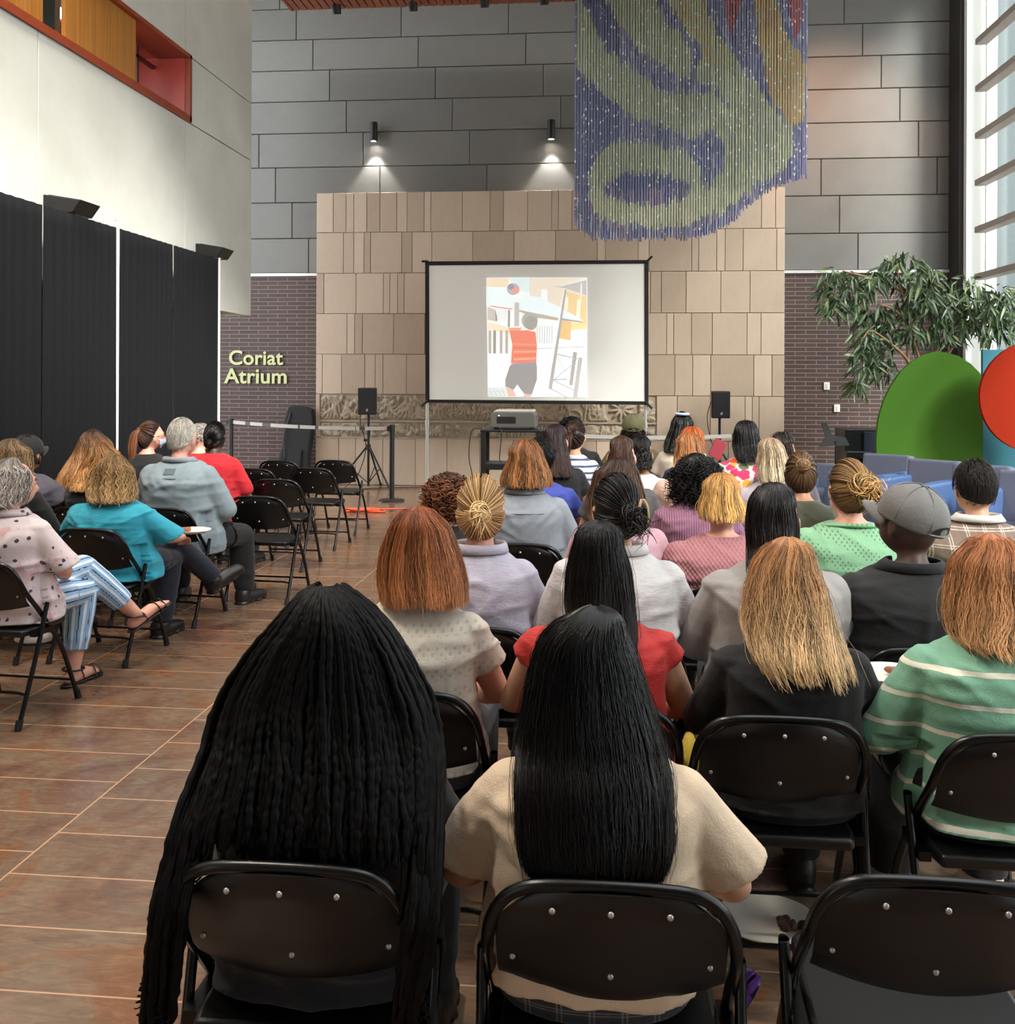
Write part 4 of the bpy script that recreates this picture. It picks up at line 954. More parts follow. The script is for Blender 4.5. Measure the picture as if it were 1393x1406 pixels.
def get_top(pose, sleeve, loose, hem, vox, high=0):
    k = ('t', pose, sleeve, loose, hem, vox, high)
    if k in ARCH: return ARCH[k]
    J = joints(pose); mb = MB(); l = .012 + loose
    secs = [(z, cx, cy + .55 * loose, rx + l * (1.15 if z < .8 else .8), ry + l * .8) for z, cx, cy, rx, ry in TORSO if z >= hem]
    secs = [(hem, 0, -.06, secs[0][3] + .004, secs[0][4] + .004)] + secs[:-1] + [(1.030 + high, 0, -.078, .074, .062)]
    mb.loft(secs, p=2.3)
    for n in 'LR':
        sh, el, wr = (np.array(J[n + q]) for q in ('sh', 'el', 'wr'))
        if sleeve == 'none': mb.chain([sh, sh + (el - sh) * .05], [.056, .052]); continue
        f = {'cap': .2, 'short': .55, 'half': .80, 'elbow': .95, 'long': 1}[sleeve]
        if sleeve != 'long':
            e = sh + (el - sh) * f; out = np.array([(1 if n == 'R' else -1) * loose * .7, 0, 0]); mb.chain([sh, sh + (e - sh) * .5 + out * .5, e + out], [.055 + loose * .3, .053 + loose * .55, .052 + loose * .95], flat=True)
        else:
            mb.chain([sh, (sh + el) / 2, el], [.056 + loose * .4, .053 + loose * .6, .048 + loose * .6]); mb.chain([el, el + (wr - el) * .5, wr - (wr - el) * .06], [.048 + loose * .6, .045 + loose * .5, .035 + loose * .4])
    V, Q = remesh(mb, vox, 4); N = vnormals(V, Q)
    # folds: soft ridges running from the armpits, the waist and across the back
    g = np.random.default_rng(int(sum(map(ord, str(k))))); D = np.zeros(len(V))
    for q_ in range(34):
        sx = g.choice([-1, 1]); c = np.array([sx * g.uniform(.0, .2), -.1, g.uniform(.5, .98)]); a_ = g.normal(.75, .5) * sx if q_ % 3 else g.normal(0, .25)
        dx, dz = V[:, 0] - c[0], V[:, 2] - c[2]; u = dx * math.cos(a_) + dz * math.sin(a_); v = -dx * math.sin(a_) + dz * math.cos(a_) + g.normal(0, 1.2) * u * u
        L_, W_ = g.uniform(.05, .13), g.uniform(.009, .02); D += g.uniform(.4, 1.0) * np.exp(-(u / L_) ** 2 - (v / W_) ** 2) * (1 if V.size else 1)
    D += .5 * (1 - 2 * np.abs(np.sin(V[:, 2] * 26 + 5 * V[:, 0] + 1.5 * np.sin(V[:, 0] * 15)))) * sstep(-V[:, 2], -.70, -.56)
    V = V + N * (D * (.0045 + .09 * loose))[:, None]
    ARCH[k] = (V, Q); return ARCH[k]
def get_bottom(pose, leg, loose, vox):
    k = ('p', pose, leg, loose, vox)
    if k in ARCH: return ARCH[k]
    J = joints(pose); mb = MB(); l = .014 + loose
    mb.loft([(.44, 0, -.03, .17 + l, .135 + l), (.50, 0, -.045, .19 + l, .148 + l), (.58, 0, -.07, .182 + l, .135 + l), (.63, 0, -.08, .168 + l, .122 + l)], p=2.3)
    for n in 'LR':
        hp, kn, an = (np.array(J[n + q]) for q in ('hip', 'kn', 'an'))
        mb.chain([hp, hp + (kn - hp) * .5, kn], [.092 + l * .5, .08 + l, .062 + l])
        e = kn + (an - kn) * {'long': 1.0, 'crop': .78, 'knee': .1}[leg]; mb.chain([kn, kn + (e - kn) * .4, e], [.062 + l, .06 + l, .046 + l], flat=True)
    V, Q = remesh(mb, vox, 3); N = vnormals(V, Q)
    D = np.sin(V[:, 1] * 60 + V[:, 0] * 30) * np.exp(-((V[:, 1] - .02) / .07) ** 2) + .6 * np.sin(V[:, 2] * 70 + V[:, 0] * 20) * np.exp(-((V[:, 2] - .2) / .1) ** 2)
    A = np.zeros((len(V), 3)); best = np.full(len(V), 9.0)
    for n in 'LR':
        for a_, b_ in (('hip', 'kn'), ('kn', 'an')):
            a, b = np.array(J[n + a_]), np.array(J[n + b_]); d = b - a; L_ = np.linalg.norm(d); d /= L_; t = np.clip((V - a) @ d, 0, L_); w_ = V - a - t[:, None] * d; dist = np.linalg.norm(w_, axis=1)
            e1 = np.cross(d, [1.0, 0, 0]); e1 /= np.linalg.norm(e1); e2 = np.cross(d, e1); an = np.arctan2(w_ @ e2, w_ @ e1); ok = dist < best; best[ok] = dist[ok]
            A[ok, 0] = .5 + .5 * np.sin(9 * an[ok]); A[ok, 1] = .5 + .5 * np.cos(9 * an[ok])
    ARCH[k] = (V + N * (D * .004)[:, None], Q, A); return ARCH[k]
def get_shoe(pose, n, kind, vox):
    k = ('s', pose, n, kind)
    if k in ARCH: return ARCH[k]
    J = joints(pose); an, toe = np.array(J[n + 'an']), np.array(J[n + 'toe']); mb = MB()
    d = toe - an; d[2] = toe[2] - (an[2] - .065); d /= np.linalg.norm(d); heel = an + np.array([0, 0, -.055]) - d * .03
    if an[2] > .2: heel = an - np.array([.01, -.01, .055])
    sd = np.cross(d, [0, 0, 1]); sd /= np.linalg.norm(sd); up = np.cross(sd, d); M_ = Matrix((sd, d, up)).transposed()
    if kind == 'sandal':
        L = np.linalg.norm(toe - heel)
        for a, w in ((.0, .036), (.35, .034), (.7, .042), (.95, .036)): mb.ell(heel + d * L * a - up * .034, (w, .055, .010), 16, 8, M=M_)
        for a, h in ((.28, .036), (.72, .030), (.9, .024)):
            mb.tube([heel + d * L * a + sd * .044 * math.cos(t_) + up * (-.028 + (h + .030) * math.sin(t_)) for t_ in np.linspace(0, PI, 12)], .009, 6, flat=.5)
        mb.tube([an + np.array([.05 * math.cos(t_), .05 * math.sin(t_), -.012]) for t_ in np.linspace(0, 2 * PI, 16)], .008, 6)
    else:
        mb.chain([heel, heel + d * .12, toe - d * .005], [.044, .044, .036]); mb.chain([heel + up * .02, an + np.array([0, 0, -.02 if kind == 'loafer' else .015])], [.044, .046])
        for a, w in ((0, .045), (.07, .043), (.14, .047), (.2, .04)): mb.ell(heel + d * a - up * .038, (w, .05, .014), 14, 8, M=M_)
    V, Q = remesh(mb, .007, 2); V[:, 2] = np.maximum(V[:, 2], .002) if an[2] < .2 else V[:, 2]
    ARCH[k] = (V, Q); return ARCH[k]

# ------------------------------------------------------------------ person assembly
class Fig:
    """local frame of one seated figure: facing +y, chair seat at the origin"""
    def __init__(s, px, py, D, face=0, w=1.0, yaw=0, pitch=0, tilt=0, lean=0.0, vol=.02, headk=1.0):
        s.w, s.yaw, s.pitch, s.tilt, s.lean, s.hk = w, math.radians(yaw), math.radians(pitch), math.radians(tilt), lean, headk
        s.D = D; s.px = px; T = PD(px, py, D); s.rz = math.radians(face)
        s.k = (T[2] - vol - .46 - .235 * headk) / .59
        hl = np.array([0, -.03 + lean * .72, 0]); c, q = math.cos(s.rz), math.sin(s.rz)
        s.c, s.q = c, q; s.org = np.array([T[0] - (hl[0] * c - hl[1] * q), T[1] - (hl[0] * q + hl[1] * c), 0])
    def zloc(s, zw):
        zn = .46 + .59 * s.k
        return 1.05 + (zw - zn) / s.hk if zw > zn else .46 + (zw - .46) / s.k
    def px_at(s, px, py, D=None):               # pixel -> local x, z (undeformed) at head depth
        p = PD(px, py, D or s.D) - s.org
        return p[0] * s.c + p[1] * s.q, s.zloc(p[2])
    def deform(s, V, w=None):
        V = np.array(V, float); sw = s.w if w is None else w
        wz = 1 - sstep(V[:, 2], 1.0, 1.06); lo = sstep(V[:, 2], .40, .47)
        f = 1 + (sw - 1) * wz
        arm = V[:, 0] * f
        V[:, 0] = arm; V[:, 1] = np.where(V[:, 2] > .4, -.215 + (V[:, 1] + .215) * (1 + (sw - 1) * .7 * wz * (V[:, 1] < .2)), V[:, 1])
        if w is None:
            lim = -.222 - .05 * sstep(V[:, 2], .74, .88); V[:, 1] = np.where((V[:, 1] < lim) & (V[:, 2] > .44), lim + (V[:, 1] - lim) * .12, V[:, 1])
            ax = np.abs(V[:, 0]); V[:, 0] = np.where((V[:, 1] < -.09) & (V[:, 2] < .72) & (V[:, 2] > .45) & (ax > .185), np.sign(V[:, 0]) * (.185 + .3 * (ax - .185)), V[:, 0])
        wt = sstep(V[:, 2], 1.03, 1.12)[:, None]
        if s.hk != 1:
            n_ = NECK + [0, .02, -.01]; V = n_ + (V - n_) * (1 + (s.hk - 1) * sstep(V[:, 2:], 1.0, 1.12))
        if w is not None and getattr(s, 'full', False): wt = np.ones((len(V), 1))
        R = np.array(Matrix.Rotation(s.yaw, 3, 'Z') @ Matrix.Rotation(-s.pitch, 3, 'X') @ Matrix.Rotation(s.tilt, 3, 'Y'))
        V = V + ((V - NECK) @ R.T + NECK - V) * wt
        up = np.clip(V[:, 2] - .46, 0, None); z = V[:, 2]
        V[:, 2] = np.where(z > 1.05, .46 + .59 * s.k + (z - 1.05), np.where(z > .46, .46 + (z - .46) * s.k, z))
        V[:, 1] += s.lean * up
        return V
# ------------------------------------------------------------------ hair
def hair_mat(root, tip=None, rough=.36, contrast=1.0):
    tip = tip or root; k = 'hair_%s_%s_%s_%s' % (root, tip, rough, contrast)
    if k in MATS: return MATS[k]
    m = bpy.data.materials.new(k); t = NT(m); at = t.add('ShaderNodeAttribute', attribute_name='strand')
    sp = t.add('ShaderNodeSeparateColor'); t.ln(at.outputs['Color'], sp.inputs[0])
    r = t.ramp(sp.outputs[1], [(.1, lin(root)), (.75, lin(tip))])
    mr = t.add('ShaderNodeMapRange'); t.ln(sp.outputs[0], mr.inputs[0]); mr.inputs[3].default_value = 1 - .62 * contrast; mr.inputs[4].default_value = 1 + .75 * contrast
    hs = t.add('ShaderNodeHueSaturation'); t.ln(r, hs.inputs['Color']); t.ln(mr.outputs[0], hs.inputs['Value']); t.base(hs.outputs[0])
    t.b.inputs['Roughness'].default_value = rough; t.b.inputs['Specular IOR Level'].default_value = .12 if rough > .46 else .3
    MATS[k] = m; return m
class Hair:
    def __init__(s): s.V = []; s.Q = []; s.A = []; s.n = 0
    def raw(s, V, Q, A): s.V.append(V); s.Q.append(Q + s.n); s.A.append(A); s.n += len(V)
    def strands(s, P, R, nref, sides=4, tint=None, flat=.6, tt=None):
        n, m, _ = P.shape; T = np.gradient(P, axis=1); T /= np.linalg.norm(T, axis=2, keepdims=True) + 1e-9
        B = np.cross(T, np.broadcast_to(nref if nref.ndim == 3 else nref[:, None, :], P.shape)); B /= np.linalg.norm(B, axis=2, keepdims=True) + 1e-9; N = np.cross(B, T)
        a = np.arange(sides) * 2 * PI / sides
        V = P[:, :, None] + R[:, :, None, None] * (np.cos(a)[:, None] * B[:, :, None] + flat * np.sin(a)[:, None] * N[:, :, None])
        i = np.arange(n * m * sides).reshape(n, m, sides); j = np.roll(i, -1, 2)
        Q = np.stack([i[:, :-1], j[:, :-1], j[:, 1:], i[:, 1:]], -1).reshape(-1, 4)
        tint = RNG.random(n) if tint is None else tint; tt = np.linspace(0, 1, m) if tt is None else tt
        A = np.zeros((n, m, sides, 3)); A[..., 0] = tint[:, None, None]; A[..., 1] = tt[None, :, None] if tt.ndim == 1 else tt[:, :, None]
        s.raw(V.reshape(-1, 3), Q, A.reshape(-1, 3))
    def grid(s, P, tint=.3, tt=None):           # P (a,b,3)
        a, b, _ = P.shape; i = np.arange(a * b).reshape(a, b); Q = np.stack([i[:-1, :-1], i[:-1, 1:], i[1:, 1:], i[1:, :-1]], -1).reshape(-1, 4)
        A = np.zeros((a * b, 3)); A[:, 0] = tint; A[:, 1] = np.tile(np.linspace(0, 1, b), a) if tt is None else tt; s.raw(P.reshape(-1, 3), Q, A)
    def ball(s, c, r, tint=.3, nu=20, nv=14, t=.3):
        u, v = np.meshgrid(np.linspace(0, 2 * PI, nu), np.linspace(.02, PI - .02, nv), indexing='ij')
        P = np.stack([c[0] + r[0] * np.sin(v) * np.cos(u), c[1] + r[1] * np.sin(v) * np.sin(u), c[2] + r[2] * np.cos(v)], -1); s.grid(P, tint, np.full(nu * nv, t))
    def build(s, fig, m, parent, name='hair', deform=True):
        V = np.vstack(s.V); V = fig.deform(V, 1.0)
        return link(name, np_mesh(name, V, np.vstack(s.Q), m, np.vstack(s.A)), parent)
RX, RY, RZ = .078, .098, .118
def smooth1(a, n=9):
    k = np.ones(n) / n; p = np.pad(a, n // 2, mode='edge'); return np.convolve(p, k, 'valid')
def envelope(fig, prof, vol, backs=None, M=90):
    """prof: [(py, xl, xr)] outline rows read off the photo below the crown -> tables over arc parameter"""
    K = []
    for a in np.linspace(.04, PI / 2 - .15, 8):
        K.append((HC[2] + (RZ + vol) * math.cos(a), 0.0, (RX + vol) * math.sin(a), HC[1] - (RY + vol) * math.sin(a), HC[1] * 1.0))
    rows = []
    for py, xl, xr in prof:
        z = fig.px_at(xl, py)[1]; Dh = fig.D - float(np.interp(-z, [-1.12, -.92], [.05, .15])); a, z = fig.px_at(xl, py, Dh); b, _ = fig.px_at(xr, py, Dh); rows.append((z, (a + b) / 2, abs(b - a) / 2))
    zt_ = rows[-1][0]
    K = [k for k in K if k[0] > rows[0][0] + .01]
    Z = [k[0] for k in K]; C = [k[1] for k in K]; W = [k[2] for k in K]
    bz = [1.30, 1.17, 1.10, 1.05, 1.0, .95, .8, .5]; by = [HC[1] - RY - vol, HC[1] - RY - vol, -.148 - vol, -.168 - vol * .9, -.20 - vol * .6, -.226 - vol * .5, -.252, -.258]
    e_ = getattr(fig, 'clear', 0.0); by = [q - e_ * (0, 0, .15, .4, .75, 1, 1, 1)[i] for i, q in enumerate(by)]; sy = [HC[1], HC[1], -.03, -.045, -.11, -.175 - e_, -.20 - e_, -.20 - e_]
    YB = [k[3] for k in K]; YS = [k[4] for k in K]
    for z, c, w in rows:
        Z.append(z); C.append(c); W.append(w)
        cap = HC[1] - (RY + vol) * math.sqrt(max(0.02, 1 - min(1, (max(z - HC[2], 0) / (RZ + vol)) ** 2)))
        YB.append(cap if z > 1.17 else float(np.interp(-z, [-q for q in bz], by))); YS.append(float(np.interp(-z, [-q for q in bz], sy)))
    Z, C, W, YB, YS = map(np.array, (Z, C, W, YB, YS)); o = np.argsort(-Z); Z, C, W, YB, YS = Z[o], C[o], W[o], YB[o], YS[o]
    L = np.concatenate([[0], np.cumsum(np.hypot(np.diff(Z), np.hypot(np.diff(YB), np.diff(W)) * .7))]); g = np.linspace(0, L[-1], M)
    return [smooth1(np.interp(g, L, q)) for q in (Z, C, W, YB, YS)]
def fall(fig, prof, vol=.02, n=900, r=.0022, th=(-115, 115), wave=0.0, wf=9, frizz=.002, ragged=.11, layers=.16, tipfn=None, part=0.0, sides=4, shell=True, taper=.35, m=26, tipw=None):
    Z, C, W, YB, YS = envelope(fig, prof, vol); Mn = len(Z); h = Hair()
    def pos(theta, t, q):                          # theta (n,1), t (n,m) in 0..1, q layer
        i = np.clip(t * (Mn - 1), 0, Mn - 1); f = lambda a: np.interp(i, np.arange(Mn), a)
        c, w, yb, ys, z = f(C), f(W), f(YB), f(YS), f(Z); ct, st = np.cos(theta), np.sin(theta)
        fw = np.clip((z - .95) / .2, .15, 1)
        y = ys + np.where(ct > 0, (yb - ys) * np.abs(ct) ** .8, -ct * .085 * fw * np.clip(w / .088, 0, 1))
        x = c + w * np.sign(st) * np.abs(st) ** .85
        x = c + (x - c) * q; y = ys + (y - ys) * q; return np.stack([x, y, z], -1)
    a, b = math.radians(th[0]), math.radians(th[1])
    tf = tipfn or (lambda th_: np.ones_like(th_))
    if shell:
        ts = np.linspace(a * .97, b * .97, 48)[:, None]; tm = np.linspace(0, .95, 40)[None, :] * np.minimum(tf(ts), 1.0)
        h.grid(pos(ts, tm, .90), .25)
    th_ = RNG.uniform(a, b, n)[:, None]; L = tf(th_) * (1 - ragged * RNG.random((n, 1)) ** 1.5)
    t0 = RNG.random((n, 1)) ** 2.6 * .16
    t = t0 + (L - t0) * np.linspace(0, 1, m)[None, :]; q = 1 - layers * RNG.random((n, 1)) ** 1.8
    ph = RNG.uniform(0, 6.28, (n, 1)); dth = np.cumsum(RNG.normal(0, .012, (n, m)), 1)
    thm = th_ * (1 - .0 * t) + dth + part * np.clip(.2 - t, 0, 1)
    P = pos(thm, t, q)
    if wave:
        amp = wave * sstep(t, .15, .5); s_ = np.sin(t * wf * 6.28 + ph); P[..., 0] += amp * s_ * np.cos(th_); P[..., 1] += amp * s_ * np.sin(th_) ; P[..., 1] -= amp * .5 * np.cos(t * wf * 6.28 + ph * 1.7)
    fz = np.where(RNG.random((n, 1, 1)) < .035, 3.2, 1.0); P += np.cumsum(RNG.normal(0, frizz / 3, P.shape), 1) * (t[..., None] > .12) * fz
    R = r * (.7 + .6 * RNG.random((n, 1))) * np.clip(1 - taper * t ** 3, .1, 1) * np.clip(.45 + t * 5.5, 0, 1); R[:, -1] *= .25
    nref = np.stack([np.sin(th_[:, 0]), -np.cos(th_[:, 0]), np.full(n, .25)], -1)
    fr = RNG.uniform(0, 6.28, 3); tint = np.clip(.5 + .22 * np.sin(th_[:, 0] * 9 + fr[0]) + .16 * np.sin(th_[:, 0] * 23 + fr[1]) + RNG.normal(0, .24, n), 0, 1)
    h.strands(P, R, nref, sides, tt=t, tint=tint)
    return h, pos
def scalp(d, ex=.012):                             # unit directions -> scalp point
    d = d / np.linalg.norm(d, axis=-1, keepdims=True); return np.array([0, -.04, 1.168]) + d * (np.array([RX, RY - .006, RZ]) + ex)
def pulled(tie, n=420, r=.0022, ex=.010, bumpy=.004, low=-.62):
    """strands swept from the hairline round the head to the tie direction"""
    h = Hair(); h.ball(np.array([0, -.042, 1.172]), np.array([RX + ex * .5, RY - .004 + ex * .4, RZ + ex * .4]), .3) if False else None
    tie = np.array(tie, float); tie /= np.linalg.norm(tie)
    a = RNG.uniform(0, 2 * PI, n); 
    # hairline: forehead, temples, behind the ears, nape
    az = np.sin(a); up = np.cos(a); D0 = np.stack([az * .96, np.where(up > 0, .70 * up, .28 * up) - .12 * np.abs(az) - .30 * (up < 0) * (1 - np.abs(az)), np.where(up > 0, .72 * up, low * -up) - .22 * np.abs(az) * (up < .3)], -1)
    D0 /= np.linalg.norm(D0, axis=1)[:, None]
    t = np.linspace(0, 1, 16)[None, :, None]; D = D0[:, None] * (1 - t) + tie * t + RNG.normal(0, .025, (n, 1, 3)) * np.sin(PI * t)
    P = scalp(D, ex) ; P = P + (P - HC) * RNG.uniform(-.03, .05, (n, 1, 1)) * np.sin(PI * t) * (bumpy / .004)
    s_ = np.linspace(0, 2 * PI, 60); 
    azs, ups = np.sin(s_), np.cos(s_); S0 = np.stack([azs * .96, np.where(ups > 0, .70 * ups, .28 * ups) - .12 * np.abs(azs) - .30 * (ups < 0) * (1 - np.abs(azs)), np.where(ups > 0, .72 * ups, low * -ups) - .22 * np.abs(azs) * (ups < .3)], -1); S0 /= np.linalg.norm(S0, axis=1)[:, None]
    tt = np.linspace(0, .98, 16)[None, :, None]; h.grid(scalp(S0[:, None] * (1 - tt) + tie * tt, ex * .55), .25)
    R = r * (.7 + .6 * RNG.random((n, 1))) * np.ones((n, 16)); nref = (P - HC)
    h.strands(P, R, nref, 4, tt=np.broadcast_to(np.linspace(0, .5, 16), (n, 16)))
    return h, scalp(tie[None], ex)[0], tie
def bun(h, c, axis, rad, n=46, r=.003, loose=0.0):
    c = np.array(c); axis = np.array(axis, float) / np.linalg.norm(axis); u = np.cross(axis, [0, 0, 1.0]); u /= np.linalg.norm(u); v = np.cross(axis, u)
    h.ball(c + axis * rad * .4, (rad * .86,) * 3, .2, t=.6)
    for k in range(int(n * 3.2)):
        # coils round the knot, each on a slightly different tilted circle
        t_ = RNG.normal(0, .28 + .35 * loose, 2); ax = axis + t_[0] * u + t_[1] * v; ax /= np.linalg.norm(ax); U = np.cross(ax, [.2, .1, 1.0]); U /= np.linalg.norm(U); W = np.cross(ax, U)
        q = RNG.uniform(-.9, .95); a = RNG.uniform(0, 6.28) + np.linspace(0, RNG.uniform(1.6, 3.4), 12); rr = rad * math.sqrt(1 - q * q) * (1.0 + RNG.normal(0, .04 + .12 * loose)); hh = rad * (.4 + .92 * q * .85)
        P = c + ax * hh + (np.cos(a)[:, None] * U + np.sin(a)[:, None] * W) * (rr * np.linspace(1.03, .95, 12))[:, None]
        if loose: P += np.cumsum(RNG.normal(0, .0016 * loose, P.shape), 0)
        h.strands(P[None], np.full((1, 12), r) * np.clip(np.sin(np.linspace(.25, 2.9, 12)), .3, 1), (P - c - axis * rad * .4)[None], 4, tint=RNG.random(1), tt=np.full(12, RNG.uniform(.2, 1)))
    if loose:      # ends falling out of the clip
        for k in range(int(60 * loose)):
            p = c + axis * rad * .9 + RNG.normal(0, rad * .35, 3); e = p + np.array([RNG.normal(0, .03), -.02 - .02 * RNG.random(), RNG.uniform(-.09, .03)]); m_ = (p + e) / 2 + axis * .02
            h.strands(spline([p, m_, e], 5)[None], np.linspace(.002, .0008, 11)[None], axis[None], 4, tint=RNG.random(1), tt=np.linspace(.5, 1, 11))
def tail(h, c, pts, n=110, rad=.024, r=.0028, wave=.004):
    P0 = spline(pts, 6); m = len(P0); t = np.linspace(0, 1, m); a = RNG.uniform(0, 6.28, n); q = np.sqrt(RNG.random(n)) * rad; prof = (.35 + .9 * np.sin(PI * np.clip(t * .8 + .1, 0, 1)))
    off = np.stack([np.cos(a) * q, np.sin(a) * q * .8, np.zeros(n)], -1)[:, None] * prof[None, :, None]; off[..., 0] += wave * np.sin(t * 14 + a[:, None]) * t
    P = P0[None] + off; R = np.full((n, m), r) * np.clip(1 - .6 * t ** 3, .2, 1); h.strands(P, R, np.tile([0, -1, .2], (n, 1)).astype(float), 4, tt=np.broadcast_to(.4 + .6 * t, (n, m)))
def curly(c, rad, n=520, r=.0026, coil=.015, L=.065, zmin=-.9, ymax=.55, tight=3.0, drop=.02):
    h = Hair(); c = np.array(c); rad = np.array(rad); h.ball(c, rad * .93, .15, 28, 18)
    d = RNG.normal(size=(n * 2, 3)); d /= np.linalg.norm(d, axis=1)[:, None]; d = d[(d[:, 1] < ymax) & (d[:, 2] > zmin)][:n]; n = len(d); m = 22
    t = np.linspace(0, 1, m); p0 = c + d * rad * RNG.uniform(.82, .96, (n, 1)); g = d * [1, 1, .4] + [0, 0, -.75]; g /= np.linalg.norm(g, axis=1)[:, None]
    u = np.cross(g, [0.3, .2, 1.0]); u /= np.linalg.norm(u, axis=1)[:, None]; v = np.cross(g, u); ph = RNG.uniform(0, 6.28, (n, 1)); tw = RNG.choice([-1, 1], (n, 1)) * tight * 2 * PI
    ll = L * RNG.uniform(.6, 1.25, (n, 1)); cc = coil * RNG.uniform(.7, 1.2, (n, 1)) * np.clip(t * 4, .3, 1)
    P = p0[:, None] + g[:, None] * (ll * t)[..., None] + (cc * np.cos(tw * t + ph))[..., None] * u[:, None] + (cc * np.sin(tw * t + ph))[..., None] * v[:, None]
    h.strands(P, np.full((n, m), r) * np.clip(1.1 - t ** 4, .2, 1), d, 4); return h
def short(n=900, L=.035, r=.0016, ex=.004, top=.02, low=-.55, cut=.5, flow=(0, -.35, -.9), part=None):
    h = Hair(); d = RNG.normal(size=(n * 3, 3)); d /= np.linalg.norm(d, axis=1)[:, None]
    ok = (d[:, 2] > np.where(d[:, 1] > .1, cut - .35 * (np.abs(d[:, 0]) > .75), low + .25 * (np.abs(d[:, 0]) > .8))) ; d = d[ok][:n]; n = len(d)
    u, v = np.meshgrid(np.linspace(-PI, PI, 48), np.linspace(0.01, 1, 20), indexing='ij')
    zl = np.where(np.cos(u) > .1, cut, low + .2 * (np.abs(np.sin(u)) > .8)); zl = np.apply_along_axis(lambda q: np.convolve(np.pad(q, 3, mode='wrap'), np.ones(7) / 7, 'valid'), 0, zl)
    zz = 1 - (1 - zl) * v; rr = np.sqrt(np.clip(1 - zz * zz, 0, 1)); h.grid(scalp(np.stack([np.sin(u) * rr, np.cos(u) * rr, zz], -1), ex), .35)
    m = 8; t = np.linspace(0, 1, m)[None, :, None]; f = np.array(flow)[None] + np.stack([d[:, 0] * .5, np.zeros(n), np.zeros(n)], -1) + RNG.normal(0, .16, (n, 3)); f = f - d * np.sum(f * d, 1)[:, None]; f /= np.linalg.norm(f, axis=1)[:, None]
    ll = L * RNG.uniform(.6, 1.2, (n, 1, 1)) * ((.3 + .7 * sstep(d[:, 2], -.35, .35)) * (1 + .6 * np.clip(d[:, 2], 0, 1)))[:, None, None]
    dd = d[:, None] + f[:, None] * ll / .1 * t; P = scalp(dd, ex + .001) + d[:, None] * (top * np.clip(d[:, 2:3], 0, 1)[:, None] * np.sin(t * 2.2) + .003)
    h.strands(P, np.full((n, m), r) * np.linspace(1, .4, m), d, 3, tt=np.broadcast_to(np.linspace(0, 1, m), (n, m))); return h
